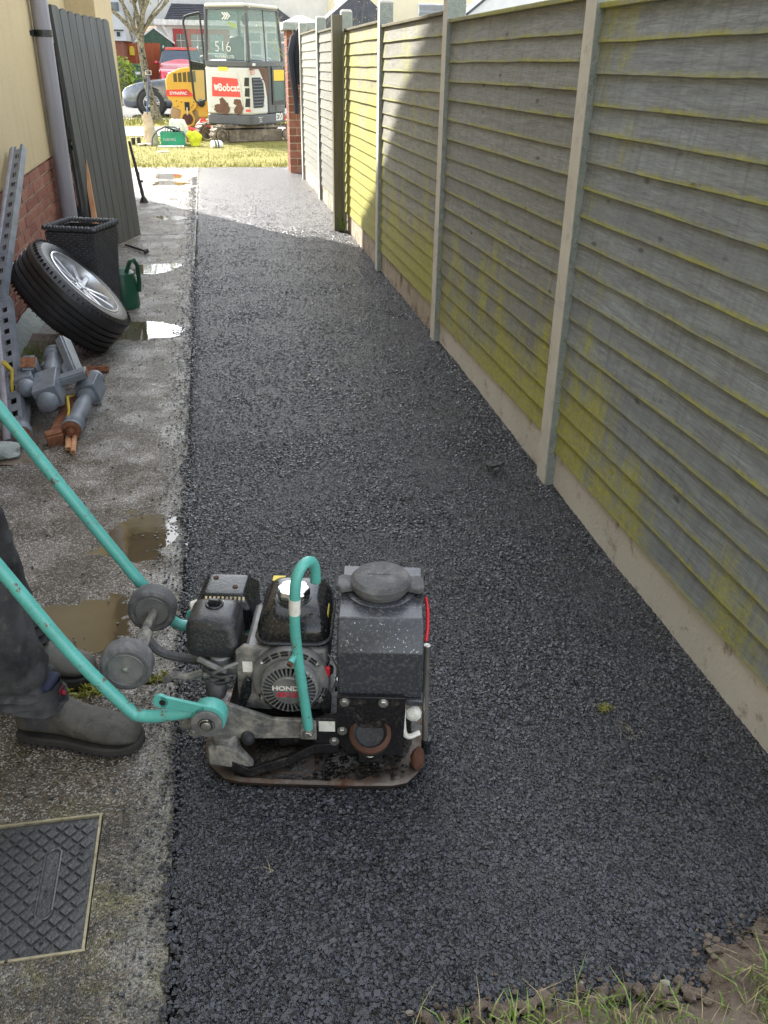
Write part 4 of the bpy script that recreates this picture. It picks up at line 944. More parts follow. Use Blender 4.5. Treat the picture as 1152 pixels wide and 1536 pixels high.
    text('unit_number', '516', .24, 'white', e, T(-.56, .038, 1.60) @ RX, .001, 1.0, -.004); text('owner_name', 'Mc PARKS LTD.', .062, 'white', e, T(-.53, .038, 1.445) @ RX, .001, 1)
    ch = MB()
    for k in range(3): ch.prism([(-.57+.05*k, 2.14), (-.55+.05*k, 2.15), (-.48+.05*k, 2.09), (-.55+.05*k, 2.03), (-.57+.05*k, 2.04), (-.51+.05*k, 2.09)], .062, .065, 'y')
    ch.build('chevron_sticker', 'white', e)
    # open cab door standing out at the left
    d = [(-1.02, -.02, .86), (-1.28, -.10, .9)]
    def dp(x, z): return (-1.02-x*.92, .10-.39*x, z)
    prof = [dp(.02, .72), dp(.20, .68), dp(.235, .74), dp(.27, 1.4), dp(.335, 1.98), dp(.31, 2.07), dp(.23, 2.10), dp(.03, 2.14)]
    MB().tube(prof, .022, 8).build('door_rim', 'black_pl', e); MB().tube([dp(.03, 2.14), dp(.0, 1.4), dp(.02, .72)], .018, 8).build('door_hinge_post', 'black_pl', e)
    v = [Vector(p) for p in prof]; MB()._new(v, [tuple(range(8))]).build('door_glass', 'glass', e, smooth=False)
    MB().hexa([dp(.0, 1.22), dp(.26, 1.22), (dp(.26, 1.22)[0], dp(.26, 1.22)[1]+.05, 1.22), (dp(0, 1.22)[0], dp(0, 1.22)[1]+.05, 1.22)], [dp(.0, 1.33), dp(.27, 1.38), (dp(.27, 1.38)[0], dp(.27, 1.38)[1]+.05, 1.38), (dp(0, 1.33)[0], dp(0, 1.33)[1]+.05, 1.33)]).build('door_latch_box', 'black_pl', e, bevel=.01)
    # undercarriage, in world orientation
    ue = Matrix.Rotation(-A, 4, 'Z')
    ln = Vector((math.cos(R(20)), math.sin(R(20)), 0))
    def track(ox, oy):
        M = ue @ T(ox-K.x, oy-K.y, 0) @ Matrix.Rotation(R(20), 4, 'Z')
        L, rr = 1.62, .158; pts = []
        n = 12
        for k in range(n+1): a = R(90+180*k/n); pts.append((rr+rr*math.cos(a), rr+rr*math.sin(a)))
        for k in range(n+1): a = R(-90+180*k/n); pts.append((L-rr+rr*math.cos(a), rr+rr*math.sin(a)))
        inner = [((p[0]-L/2)*.965+L/2, (p[1]-rr)*.80+rr) for p in pts]
        o = MB(); N = len(pts)
        for (y, yy) in ((0, .23),):
            vs = [(x, y, z) for x, z in pts]+[(x, yy, z) for x, z in pts]+[(x, y, z) for x, z in inner]+[(x, yy, z) for x, z in inner]
            fs = []
            for k in range(N):
                j = (k+1) % N; fs += [(k, N+k, N+j, j), (2*N+k, 2*N+j, 3*N+j, 3*N+k), (k, j, 2*N+j, 2*N+k), (N+k, 3*N+k, 3*N+j, N+j)]
            o._new(vs, fs, M)
        tr = o.build('track', 'trk', e, smooth=False)
        lg = MB(); per = 0; seg = []
        for k in range(N):
            a, b = Vector(pts[k]), Vector(pts[(k+1) % N]); seg.append((per, a, b)); per += (b-a).length
        nl = 46
        for q in range(nl):
            s_ = per*q/nl
            for st_, a, b in seg:
                if st_ <= s_ <= st_+(b-a).length:
                    t_ = (s_-st_)/(b-a).length; c = a.lerp(b, t_); dd = (b-a).normalized(); nn = Vector((dd.y, -dd.x)); 
                    if (c-Vector((L/2, rr))).dot(nn) < 0: nn = -nn
                    MM = M @ Matrix(((dd.x, 0, nn.x, c.x), (0, 1, 0, 0), (dd.y, 0, nn.y, c.y), (0, 0, 0, 1)))
                    lg.box((-.014, .0, -.004), (.014, .23, .02), MM); break
        g = lg.build('track_lug', 'trk', tr, smooth=False); g['kind'] = 'stuff'
        MB().box((rr*1.9, .02, .05), (L-rr*1.6, .06, .25), M).box((.62, .015, .09), (.72, .02, .14), M).build('track_frame', 'trk', e, bevel=.008)
        MB().lathe([(.112, 0), (.112, .05), (.09, .055), (.085, .03), (.03, .03), (.03, .06), (0, .06)], 20, M @ basis((rr, .04, rr), (0, -1, 0))).build('idler_wheel', 'trk', e)
        MB().lathe([(.10, 0), (.10, .05), (.03, .055), (0, .055)], 16, M @ basis((L-rr, .04, rr), (0, -1, 0))).build('idler_wheel', 'trk', e)
    track(.10, 17.66); track(-.17, 18.40)
    MB().cyl((-.45, .6, .20), (-.45, .6, .34), .33, n=24).build('slew_ring', 'black_steel', e)
    MB().box((-.80, .25, .14), (-.12, 1.0, .22)).build('chassis', 'trk', e)
build_excavator()

# ------------------------------------------------------------------ yellow roller
def build_roller():
    r = thing('road_roller', 'yellow vibrating roller with a red stripe parked left of the mini excavator', 'roller', (-.80, 20.5, 0), R(-4))
    bz = .04
    MB().prism([(.02, .66), (.10, .60), (.60, .42), (.62, .30), (1.0, .30), (1.0, 1.24), (.60, 1.27), (.30, 1.22), (.06, 1.12), (.0, .98)], 0, .85, 'y').build('engine_cover', 'yellowp', r, bevel=.03)
    for k in range(5):
        MB().prism([(.175+.095*k, .97), (.245+.095*k, .97), (.245+.095*k, 1.135+.012*k), (.175+.095*k, 1.12+.012*k)], -.006, .03, 'y').build('vent', paint('vent_shadow', (.10, .075, .02), .7) if k == 0 else bpy.data.materials['vent_shadow'], r)
    MB().prism([(.135, .945), (.665, .945), (.665, 1.20), (.135, 1.15)], -.003, .0, 'y').build('vent_panel', 'yellowp', r)
    MB().prism([(.0, .70), (.58, .70), (.44, .84), (.0, .82)], -.006, .0, 'y').build('red_stripe', 'redd', r); text('lettering', 'DYNAPAC', .075, 'white', r, T(.25, -.0065, .76) @ RX, .001, 1.0, .003)
    MB().lathe([(0, 0), (.02, 0), (.29, .0), (.33, .02), (.33, .83), (.29, .85), (0, .85)], 40, basis((.38, .86, .36), (0, -1, 0)), False).build('drum', paint('drum_rust', (.30, .19, .09), .5, .5, (.45, .33, .18), 6, .4, .7), r)
    MB().prism([(.10, .66), (.62, .66), (.60, .50), (.50, .42), (.56, .28), (.52, .16), (.40, .12), (.30, .16), (.25, .28), (.28, .44), (.12, .52)], -.05, -.015, 'y').build('drum_yoke', 'yellowp', r, bevel=.01)
    MB().lathe([(.11, 0), (.11, .02), (.05, .03), (0, .03)], 16, basis((.40, -.05, .28), (0, -1, 0))).build('axle_cap', 'rust', r)
    MB().box((.36, -.06, .44), (.46, -.05, .60)).build('bracket', 'black', r, bevel=.005); MB().box((.39, -.075, .30), (.42, -.06, .50)).build('hydraulic_ram', 'zinc', r)
    MB().lathe([(.075, 0), (.075, .03), (.04, .04), (0, .04)], 18, basis((.70, -.002, .58), (0, -1, 0))).build('round_lamp', 'black', r)
    MB().lathe([(.045, 0), (.045, .02), (0, .03)], 16, basis((.84, -.002, .46), (0, -1, 0))).build('indicator', 'copper', r)
    for k, (x, z) in enumerate([(.2, .62), (.55, .60), (.22, .52), (.5, .5), (.3, .6), (.53, .54)]): MB().lathe([(.012, 0), (.012, .006), (0, .006)], 8, basis((x, -.05, z), (0, -1, 0))).build('bolt', 'rust', r)
build_roller()

# ------------------------------------------------------------------ cars
def car(name, label, cat, loc, rz, col, roofc, L=4.4, Wd=1.84, H=1.6, gh=.98):
    c = thing(name, label, cat, loc, rz)     # local: nose at x=0 pointing -x, body to +x
    hw = Wd/2
    st = [(0.0, .32, .60, .60, .70), (.03, .24, .68, .68, .84), (.14, .20, .80, .80, .93), (.40, .20, .90, .90, .98), (.95, .20, .98, .99, 1), (1.22, .20, 1.02, 1.05, 1.01), (1.32, .20, 1.02, 1.12, 1.01), (1.95, .20, 1.03, 1.50, 1), (2.4, .20, 1.03, 1.60, 1), (3.4, .20, 1.03, 1.56, 1), (4.05, .22, 1.03, 1.38, .98), (4.32, .25, .98, 1.02, .92), (4.4, .35, .80, .80, .80)]
    k = H/1.6; V = []; F = []; n = 12
    for (x, zb, zs, zt, w) in st:
        w *= hw; cw = w*(.80 if zt > zs+.1 else .93); x *= L/4.4; zb, zs, zt = zb*k, zs*k, zt*k
        ring = [(-w*.86, zb), (-w*.98, zb+.10), (-w, (zb+zs)/2), (-w*.97, zs-.02), (-cw-(w-cw)*.15 if zt > zs+.1 else -w*.93, zs+.02 if zt > zs+.1 else zs), (-cw*.96, zt-.02), (cw*.96, zt-.02), (cw+(w-cw)*.15 if zt > zs+.1 else w*.93, zs+.02 if zt > zs+.1 else zs), (w*.97, zs-.02), (w, (zb+zs)/2), (w*.98, zb+.10), (w*.86, zb)]
        V += [(x, a, b) for a, b in ring]
    for i in range(len(st)-1):
        for j in range(n): F.append((i*n+j, (i+1)*n+j, (i+1)*n+(j+1) % n, i*n+(j+1) % n))
    F.append(tuple(range(n))); F.append(tuple((len(st)-1)*n+j for j in range(n))[::-1])
    b = MB()._new(V, F); bd = b.build('body', col, c, ang=180); sm = bd.modifiers.new('sub', 'SUBSURF'); sm.levels = 2; sm.render_levels = 2
    X = lambda a: a*L/4.4; Z = lambda a: a*k
    cw = hw*.80
    MB().hexa([(X(1.27), -hw*.86, Z(1.035)), (X(1.27), hw*.86, Z(1.035)), (X(1.35), hw*.8, Z(1.03)), (X(1.35), -hw*.8, Z(1.03))], [(X(1.93), -cw*.93, Z(1.50)), (X(1.93), cw*.93, Z(1.50)), (X(2.0), cw*.9, Z(1.47)), (X(2.0), -cw*.9, Z(1.47))]).build('windscreen', 'carglass', c, smooth=False)
    for s in (-1, 1):
        q0 = [(X(1.55), s*hw*.985, Z(1.06)), (X(3.9), s*hw*.985, Z(1.06)), (X(3.9), s*hw*.9, Z(1.06)), (X(1.55), s*hw*.9, Z(1.06))]
        q1 = [(X(2.05), s*(cw*1.0+.02), Z(1.47)), (X(3.45), s*(cw*1.0+.02), Z(1.49)), (X(3.45), s*cw*.9, Z(1.49)), (X(2.05), s*cw*.9, Z(1.47))]
        MB().hexa(q0, q1).build('side_window', 'carglass', c, smooth=False)
        MB().tube([(X(2.0), s*cw*.95, Z(1.585)), (X(2.2), s*cw*.95, Z(1.66)), (X(3.5), s*cw*.95, Z(1.63)), (X(3.75), s*cw*.95, Z(1.55))], .018, 6).build('roof_rail', 'upvc', c)
        MB().blobby((X(1.55), s*(hw+.10), Z(1.08)), .10, (.6, 1, .7), .05, 1, 2, 1).build('door_mirror', col, c)
        MB().hexa([(X(.02), s*hw*.50, Z(.66)), (X(.30), s*hw*.93, Z(.70)), (X(.32), s*hw*.90, Z(.70)), (X(.06), s*hw*.48, Z(.66))], [(X(.09), s*hw*.50, Z(.755)), (X(.42), s*hw*.955, Z(.85)), (X(.42), s*hw*.90, Z(.85)), (X(.12), s*hw*.48, Z(.755))]).build('headlight', 'chrome', c)
        for x in (X(.72), X(3.45)):
            w = MB().lathe([(.20, -.02), (.21, .0), (.30, .012), (.335, 0), (.345, -.03), (.345, -.19), (.20, -.20)], 36, basis((x, s*(hw+.005), .345), (0, s, 0)), True).build('wheel', 'tyre', c)
            MB().lathe([(.195, -.02), (.205, .002), (.198, .006), (.19, -.03)], 36, basis((x, s*(hw+.006), .345), (0, s, 0)), cap=False).build('rim', 'alloy_w', w)
            sp = MB()
            for q in range(5):
                for dd in (-.11, .11): Mx = basis((x, s*(hw+.0), .345), (0, s, 0)) @ Matrix.Rotation(q*2*math.pi/5+dd, 4, 'Z'); sp.box((.02, -.011, -.02), (.195, .011, 0.004), Mx)
            sp.build('spoke_set', 'alloy_w', w)
            MB().lathe([(0, -.06), (.20, -.06), (.20, -.05), (0, -.05)], 30, basis((x, s*(hw+.0), .345), (0, s, 0))).build('brake_disc', 'black', w)
            MB().lathe([(.385, -.16), (.385, .0), (.345, .0), (.345, -.16)], 36, basis((x, s*(hw-.012), .345), (0, s, 0)), True).build('wheel_arch', 'black', c)
    MB().hexa([(X(-.012), -hw*.45, Z(.46)), (X(-.012), hw*.45, Z(.46)), (.04, hw*.45, Z(.46)), (.04, -hw*.45, Z(.46))], [(X(.015), -hw*.52, Z(.70)), (X(.015), hw*.52, Z(.70)), (.06, hw*.5, Z(.70)), (.06, -hw*.5, Z(.70))]).build('grille', 'black', c)
    for i in range(4): MB().box((X(-.022+.006*i), -hw*.45, Z(.50+.05*i)), (X(-.012+.006*i), hw*.45, Z(.512+.05*i))).build('grille_bar', 'chrome', c)
    if roofc: MB().hexa([(X(2.0), -cw*.9, Z(1.515)), (X(3.5), -cw*.9, Z(1.555)), (X(3.5), cw*.9, Z(1.555)), (X(2.0), cw*.9, Z(1.515))], [(X(2.05), -cw*.84, Z(1.612)), (X(3.4), -cw*.84, Z(1.605)), (X(3.4), cw*.84, Z(1.605)), (X(2.05), cw*.84, Z(1.612))]).build('roof_panel', roofc, c, bevel=.02)
    MB().box((X(-.03), -.26, Z(.36)), (X(-.005), .26, Z(.45))).build('number_plate', 'white', c)
    return c
car('parked_car', 'metallic grey estate car seen side on behind the young tree, nose pointing left', 'car', (-2.16, 26.9, -.02), 0, 'cargrey', None, 4.6, 1.86, 1.46)
rc_ = car('parked_car', 'bright red hatchback facing the viewer in the driveway behind the grey car', 'car', (-.88, 39.3, .02), R(90), 'carred', 'carroof', 4.2, 1.80, 1.68)

# ------------------------------------------------------------------ houses, fence, bin across the road
def build_back():
    h = thing('bungalow', 'white bungalow with dark slate porch roof and red glazed front door across the road', 'house', (0, 44, 0))
    zr = lambda py: at(300, py, 44).z
    MB().box((-1.86, 0, 0), (8, 8, 2.68)).build('wall', 'white_w', h, smooth=False)
    MB().box((-1.95, -.35, 2.56), (3.15+.9, .25, 2.78)).build('fascia', 'upvc', h, bevel=.02, smooth=False)
    MB().hexa([(-1.5, -.36, 2.785), (4.05, -.36, 2.785), (4.05, 3, 2.785), (-1.5, 3, 2.785)], [(-1.2, 1.6, 3.45), (3.3, 1.6, 3.45), (3.3, 1.9, 3.45), (-1.2, 1.9, 3.45)]).build('porch_roof', 'slate', h, smooth=False)
    for k in range(9):
        t0 = k/9; MB().box((-1.48+.28*t0, -.37+1.95*t0, 2.80+.66*t0), (4.03-.72*t0, -.35+1.95*t0+.22, 2.815+.66*t0)).build('slate_course', 'slate', h, smooth=False)
    MB().box((-6.5, 3.2, 2.7), (9.5, 8, 6.0)).build('upper_wall', 'white_w', h, smooth=False)
    d = MB().box((-1.20, -.06, .0), (1.2, .0, 2.44)).build('door', 'doorred', h, smooth=False)
    for x0, x1 in ((-1.08, -.70), (-.46, .12), (.36, .95)):
        MB().box((x0, -.075, .9), (x1, -.06, 2.24)).build('leaded_pane', 'winglass', d, smooth=False)
        for q in range(4): MB().box((x0, -.082, 1.15+.28*q), (x1, -.076, 1.165+.28*q)).build('lead_bar', 'upvc', d, smooth=False)
        MB().box(((x0+x1)/2-.008, -.083, .9), ((x0+x1)/2+.008, -.0775, 2.24)).build('lead_bar', 'upvc', d, smooth=False)
    for x0, x1 in ((1.55, 2.6), (2.75, 3.9)):
        w = MB().box((x0, -.08, .75), (x1, .0, 2.40)).build('window', 'upvc', h, smooth=False)
        MB().box((x0+.07, -.09, .82), ((x0+x1)/2-.03, -.08, 1.95)).build('pane', 'winglass', w, smooth=False); MB().box(((x0+x1)/2+.03, -.09, .82), (x1-.07, -.08, 1.95)).build('pane', 'winglass', w, smooth=False)
        MB().box((x0+.07, -.09, 2.02), (x1-.07, -.08, 2.33)).build('pane', 'winglass', w, smooth=False)
    MB().box((1.45, -.07, 0), (6, -.0, .74)).build('brick_base', 'pier_brick', h, smooth=False)
    MB().tube([(-1.42, -.05, .02), (-1.42, -.05, 2.2), (-1.6, -.2, 2.55)], .045, 8).build('downpipe', 'upvc', h)
    # left-hand neighbour
    g = thing('grey_house', 'tall grey rendered house with a white window on the far left across the road', 'house', (-3.02, 40, 0))
    MB().box((-6, 0, 1.9), (0.12, 6, 7)).build('wall', 'greyw', g, smooth=False); MB().box((-6, .1, 0), (.0, 6, 1.95)).build('lower_wall', 'pier_brick', g, smooth=False)
    MB().box((-.30, -.04, 2.9), (-.02, .0, 3.2)).build('window', 'carglass', g); MB().box((-.2, -.04, 2.05), (-.08, .0, 2.2)).build('vent', 'black', g)
    MB().tube([(.16, -.05, 4.2), (.16, -.05, 3.0), (.32, -.1, 2.2), (.4, -.1, 1.8)], .04, 8).build('downpipe', 'bark', g); MB().box((-.3, -.06, 2.24), (.06, 0, 2.28)).build('pipe_run', 'black', g)
    rf = thing('tiled_roof_house', 'low house with brown tiled roof showing between the grey house and the tree', 'house', (-3.4, 52, 0))
    MB().box((0, 0, 0), (3.0, 5, 2.2)).build('wall', 'white_w', rf, smooth=False); MB().hexa([(-.2, -.3, 2.2), (3.2, -.3, 2.2), (3.2, 5, 2.2), (-.2, 5, 2.2)], [(.1, 2.3, 3.5), (2.9, 2.3, 3.5), (2.9, 2.6, 3.5), (.1, 2.6, 3.5)]).build('roof', 'roofbrown', rf, smooth=False)
    sh = thing('garden_shed', 'dark green shed with white edged gable behind the red stained fence', 'shed', (-2.75, 43.4, 0))
    MB().prism([(0, 0), (1.5, 0), (1.5, 1.9), (.78, 2.42), (0, 1.9)], 0, 2.5, 'y').build('walls', 'shed', sh, smooth=False)
    MB().hexa([(-.08, -.05, 1.84), (.78, -.05, 2.42), (.78, 2.5, 2.42), (-.08, 2.5, 1.84)], [(-.08, -.05, 1.92), (.78, -.05, 2.50), (.78, 2.5, 2.50), (-.08, 2.5, 1.92)]).build('barge_board', 'upvc', sh); MB().hexa([(.781, -.05, 2.42), (1.6, -.05, 1.84), (1.6, 2.5, 1.84), (.781, 2.5, 2.42)], [(.781, -.05, 2.50), (1.6, -.05, 1.92), (1.6, 2.5, 1.92), (.781, 2.5, 2.50)]).build('barge_board', 'upvc', sh)
    f = thing('garden_fence', 'red stained close board fence across the road behind the wheelie bin', 'fence', (-4.4, 42, 0))
    me = None
    for k in range(27):
        if me is None: o = MB().box((.0, 0, 0), (.094, .02, 1)).build('plank', 'redfence', f, smooth=False); me = o.data
        else: o = bpy.data.objects.new('plank', me); C.objects.link(o); o.parent = f
        o.location = (k*.1, rnd.uniform(0, .012), 0); o.scale = (1, 1, 1.86+rnd.uniform(-.03, .03) if k > 6 else 1.78+rnd.uniform(-.02, .02))
    s = MB().box((0, 0, 0), (.20, .01, .26)).prism([(0, .262), (.20, .262), (.15, .34), (.05, .34)], 0, .01, 'y').build('warning_sign', 'yellow', loc=(-2.95, 41.96, 1.40), smooth=False); tag(s, 'small faded yellow sign nailed to the red stained fence', 'sign')
    b = thing('wheelie_bin', 'dark green wheelie bin with a white label against the red fence', 'bin', (-2.88, 40.6, .02))
    MB().hexa([(.06, 0, 0), (.44, 0, 0), (.44, .5, 0), (.06, .5, 0)], [(0, -.04, 1.0), (.50, -.04, 1.0), (.50, .55, 1.0), (0, .55, 1.0)]).build('body', 'bin', b, bevel=.02)
    MB().hexa([(-.02, -.07, 1.005), (.52, -.07, 1.005), (.52, .58, 1.005), (-.02, .58, 1.005)], [(0, -.05, 1.07), (.50, -.05, 1.07), (.50, .55, 1.09), (0, .55, 1.09)]).build('lid', 'bin', b, bevel=.015)
    MB().box((.17, -.05, .70), (.36, -.035, .80)).build('label', 'white', b)
    for s_ in (0.03, .42): MB().cyl((s_, .5, .1), (s_+.05, .5, .1), .1, n=14).build('wheel', 'black', b)
    # houses on the right beyond the fence
    c = thing('cream_house', 'cream rendered house with a dark window seen over the top of the fence', 'house', (5.3, 40, 0))
    MB().box((.6, 0, 0), (8.4, 8, 7)).build('wall', 'cream', c, smooth=False)
    p0, p1 = at(627, 5, 40), at(668, 34, 40)
    w = MB().box((p0.x-5.3, -.06, p1.z-.4), (p0.x-5.3+2.2, .0, p0.z)).build('window', 'upvc', c, smooth=False); MB().box((p0.x-5.3+.05, -.07, p1.z-.4), (p0.x-5.3+2.15, -.06, p0.z-.05)).build('pane', 'winglass', w, smooth=False)
    for k in range(5): MB().box((p0.x-5.3+.05, -.08, p1.z-.3+.22*k), (p0.x-5.3+2.15, -.0715, p1.z-.26+.22*k)).build('blind_slat', 'cargrey', w, smooth=False)
    gb = thing('slate_gable', 'dark slate roofed outbuilding showing between the bare shrub and cream house', 'outbuilding', (4.6, 37, 0))
    q0, q1, q2 = at(500, 40, 37), at(540, 4, 37), at(606, 50, 37)
    MB().prism([(q0.x-4.9, 2.0), (q2.x-4.2, 2.0), (q2.x-4.6, q2.z), (q1.x-4.6+.25, q1.z+.2), (q1.x-4.9, q1.z+.2), (q0.x-5.2, q0.z)], 0, 2.2, 'y').build('roof', 'slate', gb, smooth=False)
    MB().box((.3, .1, 0), (q2.x-4.7, 2, 2.1)).build('wall', 'white_w', gb, smooth=False)
    rr = thing('white_roofed_house', 'pale grey roof with dark edge over the fence top at the right', 'house', (9.6, 38, 0))
    a0, a1 = at(700, 22, 38), at(760, -20, 38)
    MB().prism([(a0.x-9.6, a0.z-1.2), (a1.x-9.6+5, a0.z-1.2), (a1.x-9.6+5, a1.z+.6), (a1.x-9.6+.6, a1.z+.6), (a0.x-9.6, a0.z)], 0, 4, 'y').build('roof', 'white_w', rr, smooth=False)
    MB().tube([(a0.x-9.65, -.04, a0.z-.02), (a1.x-9.05, -.04, a1.z+.6)], .05, 6).build('verge_edge', 'slate', rr); MB().box((.0, .2, 0), (6, 3.8, a0.z-1.2)).build('wall', 'cream', rr, smooth=False)
build_back()

# ------------------------------------------------------------------ trees, shrubs
def branch(mb, p, d, L, r, depth, rs, tips, spread=.5, up_=.25, kids=(2, 3)):
    n = 4; pts = [p]; q = p.copy(); dd = d.normalized()
    for i in range(n):
        dd = (dd+Vector((rs.gauss(0, .10), rs.gauss(0, .10), rs.gauss(0, .06)+up_*.12))).normalized(); q = q+dd*L/n; pts.append(q.copy())
    rr = [r*(1-.45*i/n) for i in range(n+1)]; mb.tube(pts, rr, 8 if r > .03 else (5 if r > .01 else 3), False)
    tips.append((q.copy(), depth))
    if depth <= 0: return
    for k in range(rs.randint(*kids)):
        i = rs.randint(1, n); nd = (dd+Vector((rs.uniform(-1, 1), rs.uniform(-1, 1), rs.uniform(-.2, .7)))*spread).normalized()
        branch(mb, pts[i], nd, L*rs.uniform(.55, .8), rr[i]*rs.uniform(.5, .68), depth-1, rs, tips, spread, up_, kids)
def leaves(pts, mat, parent, name, s, spread, n, seed):
    g = np.random.RandomState(seed); V = []; F = []
    for p in pts:
        for _ in range(n):
            c = np.array(p)+g.normal(0, spread, 3); a = g.normal(size=3); a /= np.linalg.norm(a); b = np.cross(a, g.normal(size=3)); b /= np.linalg.norm(b); q = s*g.uniform(.6, 1.3); k = len(V)
            V += [c-a*q, c+b*q*.45, c+a*q, c-b*q*.45]; F.append((k, k+1, k+2, k+3))
    o = rawmesh(name, V, F, mat, parent); o['kind'] = 'stuff'; return o
def build_trees():
    rs = random.Random(11)
    t = thing('young_tree', 'young street tree with mottled bark and pale spring leaves in the kerb verge', 'tree', (-1.17, 23.2, .03))
    m_ = MB(); m_.tube([(.02, 0, -.1), (-.02, 0, .25), (-.12, .0, .7), (-.16, 0, 1.05), (-.20, 0, 1.6), (-.19, 0, 1.9)], [.125, .10, .085, .08, .075, .085], 14).build('trunk', 'bark', t)
    kn = MB(); 
    for z, a in ((.78, -1.2), (.9, -2.0), (1.1, -1.6), (1.35, -1.3), (1.5, -2.1)): kn.blobby((-.15+.075*math.cos(a), .075*math.sin(a), z), .03, (1, 1, 1), .2, 2, 1, z)
    kn.build('bark_knot', 'black', t)
    cr = MB(); tips = []
    for dx, dy, L, r in ((-.75, .1, 1.1, .055), (.05, .1, 1.2, .07), (.72, -.1, 1.0, .05), (.3, .4, 1.1, .045), (-.35, -.3, 1.2, .05), (.15, -.35, 1.1, .05), (-.2, .3, 1.3, .05)):
        branch(cr, Vector((-.19, 0, 1.8+rs.uniform(-.15, .1))), Vector((dx, dy, 1.0)), L, r, 4, rs, tips, .75, .3)
    cr.build('branches', 'bark', t); leaves([p for p, d in tips if d < 3 and p.z > 1.9], 'leaf', t, 'leaves', .035, .12, 4, 4)
    b = thing('bare_shrub', 'bare yellowish twiggy shrub rising behind the far end of the fence', 'shrub', (2.15, 14.6, 0)); rs = random.Random(4)
    sb = MB(); tips = []
    for k in range(12): branch(sb, Vector((rs.uniform(-.5, .6), rs.uniform(-.3, .3), .7)), Vector((rs.uniform(-.7, .7), rs.uniform(-.4, .4), 1)), rs.uniform(.55, .85), .014, 4, rs, tips, .8, .2, (2, 3))
    sb.build('stems', 'twig', b); leaves([p for p, d in tips if d < 1], 'leaf', b, 'buds', .012, .03, 1, 5)
    # hedge by the red fence
    hd = thing('hedge', 'bright green hedge clump at the left in front of the red stained fence', 'hedge', (-2.75, 34.0, 0)); rs = random.Random(8)
    P = [Vector((rs.gauss(-.15, .24), rs.gauss(0, .3), abs(rs.gauss(.75, .34)))) for _ in range(500)]; leaves([p for p in P if p.z < 1.45], 'hedge', hd, 'leaves', .06, .07, 5, 6)
    MB().blobby((-.15, 0, .65), .38, (.9, .9, 1.7), .3, 3, 3, 2).build('inner_branches', 'bark', hd)
    # far trees closing the view
    for k, (x, y, z, s) in enumerate([(-3.6, 60, 2.2, 1.6), (-1.6, 62, 2.6, 1.5)]):
        ft = thing('distant_tree', ['pale green distant tree behind the brown tiled roof', 'bright green distant tree behind the young street tree'][k], 'tree', (x, y, 0))
        MB().cyl((0, 0, 0), (0, 0, 2.5), .2, .12, 8).build('trunk', 'bark', ft)
        P = [Vector((rs.gauss(0, s*.4), rs.gauss(0, s*.4), z+rs.gauss(0, s*.45))) for _ in range(160)]; leaves(P, 'hedge', ft, 'leaves', .14, .16, 6, 7+k)
build_trees()

